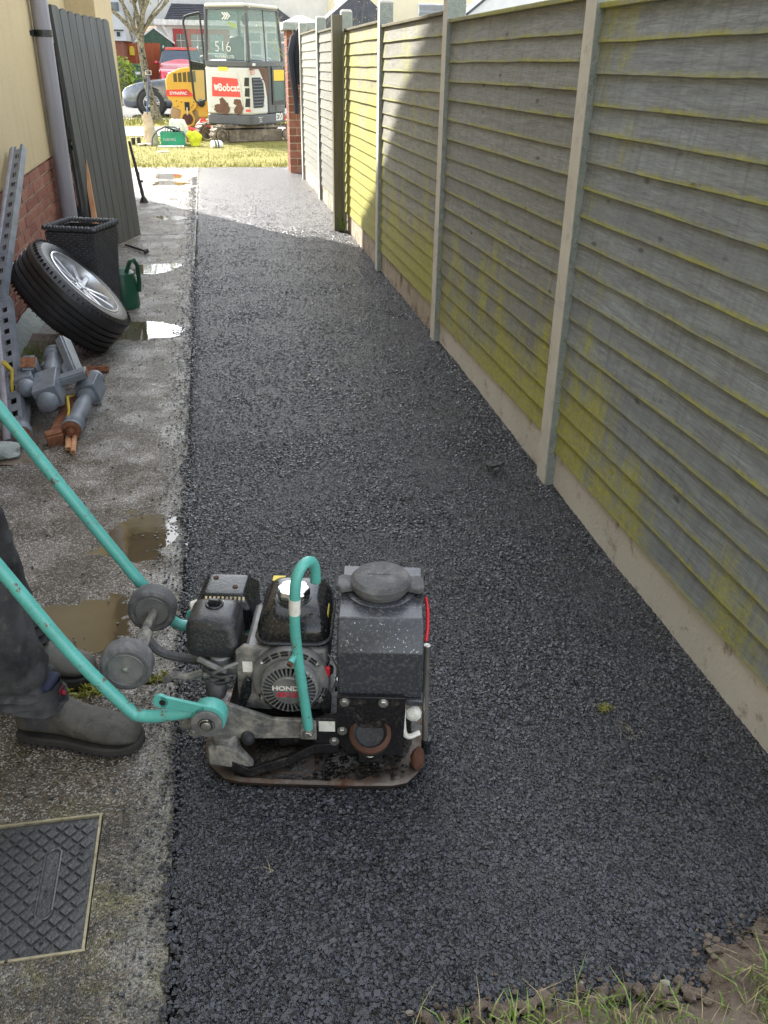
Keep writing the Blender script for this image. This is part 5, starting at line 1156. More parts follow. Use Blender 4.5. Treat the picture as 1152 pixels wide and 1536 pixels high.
# ------------------------------------------------------------------ litter of tools on the lawn
def build_lawn_things():
    c = thing('plastic_crate', 'green plastic crate full of hoses and tools on the lawn', 'crate', (-.84, 17.25, .02))
    w, d, h = .42, .30, .23; t_ = .012
    MB().box((0, 0, 0), (w, t_, h)).box((0, d-t_, 0), (w, d, h)).box((0, t_+.001, 0), (t_, d-t_-.001, h)).box((w-t_, t_+.001, 0), (w, d-t_-.001, h)).box((t_+.001, t_+.001, 0), (w-t_-.001, d-t_-.001, t_)).box((-.008, -.008, h-.02), (w+.008, -.001, h)).build('body', 'crate', c, smooth=False)
    text('lettering', 'TUBORG', .055, 'white', c, T(w/2-.06, -.0015, .11) @ RX, .001, 1)
    hp = MB()
    for k in range(7):
        a = k*.9; hp.tube([(.06+.05*k, .05, .17), (.1+.04*k, .15+.06*math.sin(a), .27+.03*math.cos(a)), (.38-.03*k, .2, .22+.02*math.sin(a))], .011, 6)
    o = hp.build('tool_tangle', 'black_pl'); o.location = (-.84, 17.25, .02); tag(o, 'tangle of black hoses and handles heaped inside the green crate', 'tools', kind='stuff')
    hs = MB().tube([(-1.00, 17.2, .03), (-.98, 17.25, .16), (-.88, 17.3, .28), (-.74, 17.32, .34), (-.58, 17.3, .33), (-.44, 17.25, .24), (-.36, 17.18, .14)], .014, 8).build('hose', 'rubber'); tag(hs, 'grey hose arching over the green crate down to the grass', 'hose')
    def lump(name, label, cat, loc, mat, r, sc, seed, amp=.5):
        o = MB().blobby((0, 0, r*sc[2]*.85), r, sc, amp, 3, 3, seed).build(name, mat, loc=loc); tag(o, label, cat); return o
    # torn paper sack standing up
    sk = thing('paper_sack', 'torn beige paper sack standing on the lawn left of the green crate', 'sack', (-1.0, 17.55, 0))
    MB().grid(lambda u, v: (.12*(1-.35*v)*math.cos(u*6.28)+.03*nz(u*4, v*4, 1)-.06*v, .09*math.sin(u*6.28)*(1-.5*v), .02+.50*v+(.14*nz(u*5, 3, 1) if v > .9 else 0)), 20, 10).build('paper', 'paper', sk)
    lump('tool_bag', 'pale canvas bag slumped behind the green crate', 'bag', (-.62+.08, 17.75, .02), 'white', .15, (1, .6, 1.5), 2)
    lump('hivis_vest', 'crumpled fluorescent yellow vest on the lawn beside the green crate', 'vest', (-.25, 17.3, 0), 'hivis', .12, (1, .6, 1.25), 3, .7)
    lump('plastic_pot', 'red plastic tub lying behind the yellow vest', 'tub', (-.38, 18.3, 0), 'redd', .12, (1.4, .6, 1.2), 4, .4)
    lump('toolbox_lid', 'second red plastic tub close beside the left track', 'tub', (-.08, 19.1, .02), 'redd', .13, (1.1, .6, 1.4), 8, .3)
    bt = thing('white_bottle', 'white plastic bottle with dark bands lying on its side by the near track', 'bottle', (.13, 16.95, .075), R(10))
    MB().lathe([(0, -.11), (.06, -.105), (.07, -.08), (.07, .05), (.055, .09), (.025, .11), (0, .11)], 18, basis((0, 0, 0), (1, .2, 0))).build('bottle', 'upvc', bt)
    for k in range(2): MB().lathe([(.0705, -.004), (.072, -.004), (.072, .018), (.0705, .018)], 18, basis((0, 0, 0), (1, .2, 0)) @ T(0, 0, -.05+.05*k), True).build('band', 'black', bt)
    for label, a, b, w_, m__ in [('white trim board lying on the grass in front of the green crate', (-.88, 17.0, .03), (-.44, 17.02, .03), .03, 'upvc'), ('short white strip lying alone on the lawn nearer the path', (-.84, 15.9, .04), (-.67, 16.0, .04), .03, 'white'),
                                 ('grey stick among the scraps at the left of the lawn', (-1.25, 17.4, .04), (-.98, 17.3, .05), .02, 'post_conc'), ('brown stick among the scraps at the left of the lawn', (-1.2, 17.2, .04), (-1.0, 17.45, .05), .015, 'bark')]:
        o = MB().tube([a, b], w_, 6).build('trim_board' if 'trim' in label else 'stick', m__, smooth=False); tag(o, label, 'board' if 'trim' in label else 'stick')
    for k, (x, y, col, lb) in enumerate([(-1.33, 17.5, 'black', 'black tin on the lawn at the foot of the grey gate'), (-1.24, 17.6, 'dusty_pl', 'dark grey tin next to the black tin on the lawn'), (-1.07, 17.9, 'rust', 'small rusty tin standing behind the scraps on the lawn')]):
        o = MB().lathe([(.035, 0), (.035, .11), (.03, .115), (0, .115)], 14).build('tin', col, loc=(x, y, .03)); tag(o, lb, 'tin')
    sp = thing('garden_spade', 'blue handled spade leaning against the trunk of the young tree', 'spade', (-1.33, 22.9, .03))
    MB().cyl((-.03, 0, .2), (.08, .1, 1.02), .018, n=8).build('shaft', paint('blue_shaft', (.05, .10, .22), .5), sp); MB().box((-.10, -.01, -.02), (.05, .01, .25)).build('blade', 'zinc', sp, bevel=.01); MB().tube([(.02, .1, 1.02), (.02, .1, 1.10), (.14, .1, 1.10), (.14, .1, 1.02), (.02, .1, 1.02)], .014, 6).build('grip', 'zinc', sp)
build_lawn_things()
# ------------------------------------------------------------------ plate compactor (local: x along travel, y away from the viewer)
def rrect(x0, y0, x1, y1, r, n=5):
    P = []
    for cx, cy, a0 in ((x1-r, y0+r, -90), (x1-r, y1-r, 0), (x0+r, y1-r, 90), (x0+r, y0+r, 180)):
        P += [(cx+r*math.cos(R(a0+90*k/n)), cy+r*math.sin(R(a0+90*k/n))) for k in range(n+1)]
    return P
def loft(mb, rings, cap=True):
    vs = [[mb.bm.verts.new(p) for p in r] for r in rings]; n = len(vs[0])
    for A, B in zip(vs, vs[1:]):
        for j in range(n): mb.bm.faces.new((A[j], A[(j+1) % n], B[(j+1) % n], B[j]))
    if cap: mb.bm.faces.new(vs[0][::-1]); mb.bm.faces.new(vs[-1])
    return mb
def curve(pts, k=6):
    """Catmull-Rom through the points"""
    P = [Vector(p) for p in pts]; P = [P[0]*2-P[1]]+P+[P[-1]*2-P[-2]]; out = []
    for i in range(1, len(P)-2):
        a, b, c, d = P[i-1:i+3]
        for q in range(k):
            t = q/k; out.append(.5*((2*b)+(c-a)*t+(2*a-5*b+4*c-d)*t*t+(3*b-a-3*c+d)*t**3))
    return out+[P[-2]]
def build_compactor():
    c = thing('plate_compactor', 'petrol plate compactor with teal handle and grey water tank standing on the fresh tarmac', 'compactor', (.1285, 1.4813, .012), R(-11.5))
    def bolt(p, d=(0, -1, 0), r=.0075, nm='bolt', mat='zinc', par=None):
        M = basis(p, d); mb = MB(); mb.lathe([(r*1.35, 0), (r*1.35, .0015), (r*1.0, .0016)], 16, M); mb.lathe([(r, .0016), (r, .006), (r*.85, .0075), (0, .0075)], 6, M)
        return mb.build(nm, mat, par or c)
    # base plate
    def outl(i, z, dz=.0):
        x0, x1, y0, y1 = -.262+i, .258-i, 0+i*1.0, .355-i
        P = [(x0+.075, y0), (x1-.058, y0), (x1-.012, y0+.045), (x1, y0+.10), (x1, y1-.10), (x1-.012, y1-.045), (x1-.058, y1), (x0+.075, y1), (x0+.012, y1-.05), (x0, y1-.10), (x0, y0+.10), (x0+.012, y0+.05)]
        P = [Vector((a, b, 0)) for a, b in P]; Q = []
        for k in range(len(P)):
            a, b = P[k], P[(k+1) % len(P)]
            for q in range(4): Q.append(a.lerp(b, q/4))
        R_ = []
        for k in range(len(Q)):
            v = (Q[k-1]+Q[k]*2+Q[(k+1) % len(Q)])/4; up_ = max(0, (abs(v.x)-.19))/.07; v.z = z+dz+.022*up_*up_; R_.append(v)
        return R_
    loft(MB(), [outl(.012, -.008), outl(.001, .0), outl(0, .010), outl(.006, .0155)]).build('base_edge', 'plate_edge', c, ang=50)
    loft(MB(), [outl(.0065, .0150), outl(.028, .020), outl(.055, .040), outl(.066, .052), outl(.078, .054)]).build('base_plate', 'plate', c, ang=45)
    rb_ = [(-.225, .030, .082, .052), (-.185, .018, .058, .030), (-.145, .010, .040, .018), (-.06, .026, .064, .042), (.0, .040, .090, .066), (.055, .042, .094, .068)]
    for q_, w_ in zip(rb_, rb_[1:]):
        MB().hexa([(q_[0], q_[1], q_[3]), (w_[0], w_[1], w_[3]), (w_[0], w_[1]+.012, w_[3]), (q_[0], q_[1]+.012, q_[3])], [(q_[0], q_[1], q_[2]), (w_[0], w_[1], w_[2]), (w_[0], w_[1]+.012, w_[2]), (q_[0], q_[1]+.012, q_[2])]).build('side_rib', 'black_steel', c, bevel=.001)
    MB().prism([(-.236, .045), (-.18, .036), (-.135, .042), (-.165, .085), (-.20, .100), (-.236, .098)], .018, .040, 'y').build('mount_bracket', 'cement', c, bevel=.004)
    MB().box((.022, .006, .018), (.025, .075, .062)).build('weld_seam', 'black', c)
    dd = MB(); rs = random.Random(3)
    for k in range(90): x = rs.uniform(.0, .21); y = rs.uniform(.012, .06); dd.blobby((x, y, .019+y*.55), rs.uniform(.002, .0065), (1.3, 1, .5), .4, 2, 1, k)
    dd.build('tar_spatter', 'plate', c)['kind'] = 'stuff'
    MB().blobby((.235, .055, .045), .024, (.7, .8, 1.3), .3, 2, 2, 5).build('rusty_corner_guard', 'rust', c)
    # exciter and frame underneath the engine
    MB().box((-.09, .075, .05), (.20, .29, .10)).build('exciter_housing', 'black_steel', c, bevel=.008)
    MB().cyl((-.05, .08, .095), (-.05, .29, .095), .042, n=20).build('exciter_tube', 'black_steel', c, bevel=.003)
    MB().box((-.205, .056, .118), (.05, .30, .132)).build('engine_deck', 'black_steel', c, bevel=.003)
    side = [(-.256, .140), (-.252, .170), (-.238, .196), (-.215, .208), (-.19, .202), (-.135, .180), (-.09, .162), (.006, .160), (.006, .112), (-.08, .107), (-.16, .104), (-.205, .110), (-.235, .118)]
    for y in (.040, .300): MB().prism(side, y, y+.011, 'y').build('side_frame', 'cement', c, bevel=.0025)
    MB().prism([(.007, .160), (.007, .108), (.0, .092), (.03, .085), (.055, .092), (.075, .06), (.20, .06), (.205, .225), (.052, .225), (.052, .172)], .046, .056, 'y').build('tank_bracket', 'black_steel', c, bevel=.0015)
    MB().prism([(.0, .165), (.050, .165), (.06, .10), (.0, .10)], .043, .0455, 'y').build('black_side_plate', 'black_steel', c, bevel=.001)
    MB().box((.012, .0415, .130), (.048, .0428, .158)).build('blank_label', 'white', c, smooth=False)
    MB().lathe([(.031, 0), (.029, .014), (.031, .018), (.031, .040), (.027, .046), (0, .046)], 24, T(-.200, .052, .068)).build('rubber_mount', 'cement', c)
    MB().lathe([(.014, 0), (.016, .02), (.010, .03), (0, .03)], 10, basis((-.148, .045, .096), (0, -.4, .9))).build('rubber_foot', 'dark_rubber', c, bevel=.002)
    MB().lathe([(.030, .0), (.044, .03), (.044, .058), (.036, .064), (.030, .055), (0, .052)], 30, basis((.127, .058, .085), (0, -.45, .9))).build('rubber_mount', 'dark_rubber', c)
    MB().lathe([(.0435, .045), (.0465, .048), (.0465, .058), (.038, .066), (.036, .063)], 30, basis((.127, .058, .085), (0, -.45, .9)), cap=False).build('mount_rim', 'rust', c)
    MB().box((.10, .036, .045), (.155, .045, .082)).build('mount_step', 'black_steel', c, bevel=.003); MB().lathe([(.016, 0), (.016, .004), (0, .006)], 20, basis((.127, .036, .084), (0, -1, .6))).build('worn_button', 'zinc', c)
    bolt((-.012, .0385, .136)); bolt((.064, .0445, .131), r=.0085); bolt((.046, .040, .104), r=.0085); bolt((.070, .0445, .212), r=.0085); bolt((.155, .0445, .212), r=.0085)
    # tank
    tk = MB(); x0, x1 = .053, .239
    tk.prism([(.064, .212), (.056, .336), (.093, .402), (.312, .402), (.315, .336), (.30, .212)], x0, x1, 'x')
    t_ = tk.build('water_tank', 'tank', c, bevel=.0045, seg=3)
    MB().box((.1475, .078, .372), (.1485, .0795, .374)).build('mould_line', 'tank', t_) 
    MB().box((.205, .055, .196), (.243, .30, .2115)).build('tank_foot', 'tank', c, bevel=.003)
    M = T(.143, .205, .402)
    MB().lathe([(.078, 0), (.078, .004), (.072, .006), (.064, .006)], 40, M, cap=False).build('filler_collar', 'tank', t_)
    MB().lathe([(.060, .002), (.062, .012), (.067, .016), (.068, .030), (.060, .040), (.052, .043), (.03, .0425), (0, .042)], 44, M).build('tank_cap', 'rubber', t_, ang=25)
    for s in (-1, 1): MB().prism([(s*.060, -.022), (s*.088, -.030), (s*.098, -.018), (s*.098, .020), (s*.085, .030), (s*.060, .024)], .008, .024, 'z', M).build('cap_wing', 'rubber', t_, bevel=.004)
    MB().box((-.03, -.0006, .0425), (.03, .0006, .0433), M).build('cap_moulding', 'rubber', t_)
    dr = MB(); rs = random.Random(9)
    for k in range(110):
        if k < 70: x = rs.uniform(.06, .235); t__ = rs.uniform(.05, .9); p = (x, .0555+.037*t__, .3362+.0658*t__); n_ = (0, -.82, .57)
        elif k < 90: x = rs.uniform(.06, .235); p = (x, rs.uniform(.11, .14), .402); n_ = (0, 0, 1)
        else: a = rs.uniform(0, 6.28); q = rs.uniform(.0, .05); p = (.143+q*math.cos(a), .205+q*math.sin(a), .402+.0425); n_ = (0, 0, 1)
        r_ = rs.uniform(.0006, .0017); dr.lathe([(r_, 0), (r_*.8, r_*.45), (0, r_*.6)], 6, basis(p, n_))
    dr.build('water_drop', glass('water_drop', (.9, .95, 1), .35, .02), t_)['kind'] = 'stuff'
    MB().tube(curve([(.246, .12, .325), (.2495, .145, .345), (.2495, .18, .37), (.246, .205, .385)], 4), .0042, 8).build('red_lever', 'red', c)
    MB().cyl((.2525, .088, .045), (.2475, .088, .338), .0075, n=12).build('guard_rail', 'zinc', c); MB().cyl((.255, .088, .036), (.255, .088, .075), .0115, n=12).build('rail_foot', 'black_pl', c)
    MB().tube(curve([(.199, .06, .212), (.199, .056, .17), (.203, .052, .125), (.215, .052, .112), (.238, .062, .116)], 5), .0062, 8).build('water_hose', 'white', c)
    MB().blobby((.222, .075, .160), .022, (.9, .6, 1), .25, 2, 2, 7).box((.19, .066, .145), (.205, .078, .182)).build('tap', 'white', c, bevel=.002)
    # engine
    MB().box((-.168, .108, .132), (.020, .27, .235)).build('crankcase', 'alloy', c, bevel=.008)
    MB().box((-.155, .10, .236), (.03, .28, .312)).build('cylinder_shroud', 'alloy', c, bevel=.010)
    MB().prism([(-.175, .145), (-.10, .14), (-.10, .30), (-.155, .318), (-.175, .30)], .098, .110, 'y').build('bare_side_plate', 'cement', c, bevel=.003)
    MB().box((-.160, .0955, .248), (-.138, .0972, .276)).build('spec_label', 'white', c, smooth=False)
    # fan shroud with slots and pull starter
    FM = basis((-.052, .112, .236), (0, -1, 0), (1, 0, 0))      # local z towards the viewer, x right, y: up
    if (FM.to_3x3() @ Vector((0, 1, 0))).z < 0: FM = FM @ Matrix.Rotation(math.pi, 4, 'Z')
    MB().lathe([(.086, 0), (.088, .02), (.084, .030), (.070, .034), (0, .034)], 48, FM).build('fan_shroud', 'alloy', c)
    sl = MB()
    for k in range(22):
        a = 2*math.pi*k/22; Mk = FM @ Matrix.Rotation(a, 4, 'Z')
        if 3 <= k <= 8 or 13 <= k: 
            for rr_ in (.074, .081): sl.box((rr_-.0016, -.008, .0315), (rr_+.0016, .008, .0352), Mk)
    sl.build('shroud_slot', 'black', c)
    MB().lathe([(.064, .034), (.066, .046), (.063, .056), (.058, .059)], 48, FM, cap=False).build('starter_rim', 'alloy', c)
    MB().lathe([(.0, .050), (.061, .050)], 40, FM).build('starter_recess', 'black', c)
    fin = None
    for k in range(34):
        if fin is None: fin = MB().hexa([(.036, -.0016, .049), (.0635, -.0024, .049), (.0635, .0024, .049), (.036, .0016, .049)], [(.036, -.0016, .0625), (.062, -.0020, .0585), (.062, .0020, .0585), (.036, .0016, .0625)]).build('starter_fin', 'alloy', c); o = fin
        else: o = bpy.data.objects.new('starter_fin', fin.data); C.objects.link(o); o.parent = c
        o.matrix_local = FM @ Matrix.Rotation(2*math.pi*k/34, 4, 'Z')
    MB().lathe([(.0375, .050), (.0375, .0625), (.034, .066), (.0, .067)], 40, FM).build('starter_centre', 'alloy', c)
    text('maker_lettering', 'HONDA', .0165, 'white', c, FM @ T(-.001, .009, .0672), .0004, 1.15, .0006); text('model_lettering', 'GX120', .0165, 'redtxt', c, FM @ T(-.002, -.0085, .0672), .0004, 1.05, .0006)
    for a in (40, 140, 215, 325): bolt(FM @ Vector((.079*math.cos(R(a)), .079*math.sin(R(a)), .033)), r=.0055, nm='shroud_bolt')
    MB().prism([(.016, .142), (.035, .142), (.038, .19), (.030, .215), (.010, .215)], .086, .092, 'y').build('shroud_corner', 'dusty_pl', c, bevel=.002)
    MB().box((.024, .082, .250), (.036, .092, .275)).build('stop_switch', 'red', c, bevel=.003); MB().lathe([(.013, 0), (.013, .010), (0, .010)], 16, basis((.030, .098, .262), (0, -1, 0))).build('switch_housing', 'black_pl', c)
    MB().tube(curve([(.030, .10, .30), (.05, .092, .27), (.046, .09, .23), (.036, .09, .20)], 5), .002, 6).build('wire', 'zinc', c); MB().box((.044, .10, .196), (.050, .12, .226)).build('tag_plate', 'chrome', c)
    # petrol tank
    def rr(i, z, yo=0): return [Vector((a, b, z)) for a, b in rrect(-.128+i, .098+i+yo, .034-i, .29-i, .034-min(i, .02)*.4, 5)]
    loft(MB(), [rr(.004, .318), rr(-.004, .322), rr(-.005, .327), rr(.0, .330)]).build('tank_seam', 'black_pl', c, ang=50)
    ft = loft(MB(), [rr(.001, .330), rr(.001, .352, .001), rr(.008, .375, .006), rr(.020, .392, .014), rr(.034, .399, .018), rr(.05, .400, .02)]).build('petrol_tank', paint('glossy_black', (.012, .012, .013), .16, 0, (.09, .085, .075), 16, .62, .85, 60, .0004), c, ang=60)
    CM = T(-.050, .175, .398)
    MB().lathe([(.042, -.004), (.040, .003), (.034, .004)], 30, CM).build('filler_neck', 'black_pl', ft)
    cpv = MB(); n = 60; prof = [(.034, .004), (.0355, .010), (.0355, .020), (.032, .0255), (.02, .027), (0, .0265)]
    rings = [[CM @ Vector(((r_*(1+.045*math.cos(8*2*math.pi*j/n)*(1 if r_ > .03 else 0)))*math.cos(2*math.pi*j/n), (r_*(1+.045*math.cos(8*2*math.pi*j/n)*(1 if r_ > .03 else 0)))*math.sin(2*math.pi*j/n), z)) for j in range(n)] for r_, z in prof[:-1]]
    loft(cpv, rings).build('petrol_cap', 'chrome', ft, ang=40)
    MB().hexa([(.0325, .14, .338), (.0335, .14, .338), (.0335, .20, .338), (.0325, .20, .338)], [(.0265, .145, .374), (.0275, .145, .374), (.0275, .19, .374), (.0265, .19, .374)]).build('warning_label', 'yellow', ft, smooth=False)
    MB().box((-.108, .250, .3985), (-.080, .272, .4), T(0, 0, -.0065)).build('small_label', 'yellow', ft, smooth=False)
    # air filter and silencer
    def r2(x0, x1, y0, y1, i, z, r_=.02): return [Vector((a, b, z)) for a, b in rrect(x0+i, y0+i, x1-i, y1-i, r_, 4)]
    A = (-.288, -.172, .112, .225)
    af = loft(MB(), [r2(*A, .004, .272), r2(*A, 0, .280), r2(*A, -.001, .300), r2(*A, 0, .303), r2(*A, .001, .345), r2(*A, .006, .358), r2(*A, .015, .365), r2(*A, .03, .367)]).build('air_filter', 'dusty_pl', c, ang=45)
    MB().lathe([(.021, 0), (.021, .004), (.016, .005), (.014, .001), (0, .001)], 20, T(-.232, .185, .366)).box((-.012, -.005, .367), (.012, .005, .381), T(-.232, .185, 0)).build('wing_nut', 'black_pl', af, bevel=.002)
    B_ = (-.296, -.160, .245, .375)
    sg = loft(MB(), [r2(*B_, .0, .255, .008), r2(*B_, 0, .315, .008), r2(*B_, .022, .344, .008), r2(*B_, .03, .345, .006)]).build('silencer_guard', 'black_pl', c, bevel=.002, ang=25)
    for k in range(10):
        x = -.271+k*.0098; MB().hexa([(x, .2555, .3225), (x+.0052, .2555, .3225), (x+.0052, .2575, .3205), (x, .2575, .3205)], [(x, .2645, .3365), (x+.0052, .2645, .3365), (x+.0052, .2665, .3345), (x, .2665, .3345)], T(0, -.0028, .0022)).build('guard_slot', 'chrome', sg, smooth=False)
    for k in range(7):
        y = .275+k*.0125; MB().hexa([(-.2935, y, .317), (-.2915, y, .315), (-.2915, y+.006, .315), (-.2935, y+.006, .317)], [(-.281, y, .338), (-.279, y, .336), (-.279, y+.006, .336), (-.281, y+.006, .338)]).build('guard_slot', 'black', sg, smooth=False)
        if k < 3: MB().hexa([(-.1645, y, .317), (-.1625, y, .315), (-.1625, y+.006, .315), (-.1645, y+.006, .317)], [(-.177, y, .338), (-.175, y, .336), (-.175, y+.006, .336), (-.177, y+.006, .338)]).build('guard_slot', 'black', sg, smooth=False)
    for x, y in ((-.258, .335), (-.205, .295)): MB().lathe([(.007, 0), (.006, .003), (0, .003)], 10, T(x, y, .3445)).build('guard_screw', 'rust', sg)
    MB().cyl((-.298, .30, .285), (-.318, .296, .283), .018, .014, 14).build('exhaust_tip', 'white', c, bevel=.004)
    # carburettor, linkages and fittings left of the engine
    MB().cyl((-.215, .13, .235), (-.215, .13, .272), .024, n=16).box((-.245, .115, .225), (-.175, .16, .245)).build('carburettor', 'alloy', c, bevel=.004)
    MB().lathe([(.020, 0), (.024, .01), (.024, .05), (.016, .06), (0, .06)], 20, T(-.228, .115, .165)).build('float_bowl', 'rubber', c)
    for k, (p, q, w_) in enumerate([((-.26, .11, .27), (-.20, .10, .245), .007), ((-.25, .10, .255), (-.18, .095, .240), .005), ((-.24, .095, .235), (-.17, .10, .27), .0045), ((-.27, .115, .225), (-.19, .10, .22), .006)]):
        MB().tube(curve([p, (Vector(p)+Vector(q))/2+Vector((0, -.01, .008*(-1)**k)), q], 4), w_, 8).build('linkage', 'dusty_pl' if k % 2 else 'alloy', c)
    MB().prism([(-.176, .16), (-.160, .155), (-.142, .20), (-.140, .238), (-.150, .245), (-.160, .225)], .078, .090, 'y').build('throttle_lever', 'black_pl', c, bevel=.004)
    for p in ((-.245, .095, .238), (-.195, .092, .232), (-.182, .10, .262), (-.262, .10, .228)): bolt(p, r=.0055, nm='fitting_bolt')
    MB().tube(curve([(-.34, .10, .215), (-.31, .095, .235), (-.285, .095, .232), (-.25, .095, .245)], 5), .009, 8).build('fuel_hose', 'cement', c)
    # handle
    near = curve([(-.850, .015, .98), (-.618, .015, .559), (-.502, .015, .349), (-.400, .015, .205), (-.372, .015, .186), (-.335, .015, .186), (-.285, .015, .196), (-.245, .02, .202)], 6)
    far = curve([(-.846, .36, .98), (-.719, .36, .761), (-.588, .36, .535), (-.425, .36, .265), (-.372, .36, .19), (-.30, .36, .19), (-.24, .35, .2)], 6)
    MB().tube(near, .0142, 16).build('handle_tube', 'teal', c); MB().tube(far, .0142, 16).build('handle_tube', 'teal', c)
    MB().tube([(-.850, .0, .98), (-.846, .375, .98)], .019, 16).build('hand_grip', 'dark_rubber', c)
    for y in (.0, .325):
        s_ = -1 if y == 0 else 1
        MB().lathe([(.0, 0), (.036, 0), (.038, .004), (.038, .032), (.034, .036), (0, .036)], 32, basis((-.223, y if s_ < 0 else y+.04, .190), (0, 1 if s_ < 0 else -1, 0))).build('pivot_boss', 'teal', c)
        MB().hexa([(-.325, y, .222), (-.232, y, .205), (-.232, y+.008, .205), (-.325, y+.008, .222)], [(-.322, y, .252), (-.228, y, .228), (-.228, y+.008, .228), (-.322, y+.008, .252)]).lathe([(.0, 0), (.0175, 0), (.0175, .008), (0, .008)], 20, basis((-.322, y, .237), (0, 1, 0))).build('stop_lug', 'teal', c, bevel=.0015)
    MB().lathe([(.0, 0), (.007, 0), (.007, .001), (0, .001)], 14, basis((-.318, -.0008, .236), (0, -1, 0))).build('lug_hole', 'black', c)
    PM = basis((-.226, 0, .184), (0, -1, 0))
    MB().lathe([(.033, -.002), (.034, .002), (.034, .008), (.030, .0095), (.018, .0095)], 32, PM).build('pivot_washer', 'alloy', c)
    MB().lathe([(.0185, .0092), (.0185, .0098), (0, .0098)], 24, PM).build('pivot_shadow_ring', 'black', c); MB().lathe([(.011, .0098), (.011, .015), (.009, .016), (0, .016)], 20, PM).build('pivot_pin', 'zinc', c)
    MB().tube([PM @ Vector((.0155*math.cos(a), .0155*math.sin(a), .0112)) for a in np.linspace(R(70), R(70+320), 22)], .0016, 6).build('circlip', 'zinc', c)
    for p, r_ in (((-.285, .035, .150), .010), ((-.262, .03, .128), .010), ((-.20, .036, .165), .006)): bolt(p, r=r_, nm='frame_bolt')
    MB().prism([(-.30, .155), (-.25, .175), (-.232, .118), (-.262, .112)], .036, .044, 'y').build('pivot_bracket', 'cement', c, bevel=.003)
    # transport wheels on their axle
    for y in (.062, .285):
        WM = basis((-.410, y, .275), (.10, -1, .0))
        w = MB().lathe([(.040, 0), (.042, .004), (.050, .005), (.056, .001), (.0575, -.008), (.0575, -.034), (.054, -.042), (.040, -.042)], 40, WM, True).build('transport_wheel', 'rubber', c, ang=28)
        MB().lathe([(.0405, .001), (.0385, .0025), (.037, -.006), (.024, -.010), (.018, -.004), (.015, .0), (0, .0)], 36, WM).build('wheel_disc', 'alloy', w, ang=28)
        MB().lathe([(.0415, .0045), (.0405, .0055), (.0395, .003)], 36, WM, cap=False).build('bead_ring', 'alloy', w)
        for k in range(3): MB().box((.018, -.004, -.009), (.037, .004, -.002), WM @ Matrix.Rotation(2.094*k+.5, 4, 'Z')).build('wheel_rib', 'dusty_pl', w, bevel=.001)
        MB().lathe([(.008, 0), (.008, .006), (0, .008)], 12, WM).build('axle_nut', 'zinc', w)
    MB().cyl((-.408, .10, .275), (-.404, .285, .275), .0105, n=12).build('axle', 'cement', c); MB().tube([(-.405, .13, .275), (-.402, .16, .268), (-.40, .2, .275)], .015, 10).build('axle_boss', 'cement', c)
    MB().tube(curve([(-.400, .19, .27), (-.375, .19, .232), (-.33, .185, .218), (-.25, .18, .212)], 5), .011, 8).build('axle_arm', 'rubber', c)
    # lifting bar
    lb = curve([(-.010, .030, .150), (-.018, .029, .24), (-.026, .028, .33), (-.031, .028, .42), (-.029, .030, .485), (-.026, .034, .525), (-.019, .044, .548), (-.008, .060, .556), (.002, .078, .548), (.007, .089, .528), (.008, .092, .500)], 5)
    MB().tube(lb, .0115, 16).build('lifting_bar', 'teal', c)
    MB().tube(curve([(-.0305, .029, .452), (-.030, .0295, .470), (-.0292, .030, .488)], 3), .0121, 16).build('white_sticker', 'white', c)
    MB().cyl((-.030, .030, .352), (-.040, .006, .344), .0065, .007, 12).build('bar_stud', 'teal', c); MB().cyl((-.040, .006, .344), (-.0425, .000, .342), .0068, .006, 10).build('stud_end', 'rust', c)
    MB().hexa([(-.030, .026, .118), (.008, .026, .118), (.008, .039, .118), (-.030, .039, .118)], [(-.028, .026, .162), (.006, .026, .162), (.006, .039, .162), (-.028, .039, .162)]).build('bar_foot', 'cement', c, bevel=.003); bolt((-.011, .0258, .136), r=.009)
    MB().tube([(.008, .105, .52), (.02, .20, .42), (.04, .29, .30), (.05, .30, .13)], .0105, 12).build('lifting_bar', 'teal', c) if False else MB().tube([(.008, .092, .501), (.0075, .093, .492)], .0118, 16).build('bar_end', 'teal', c)
    return c
build_compactor()

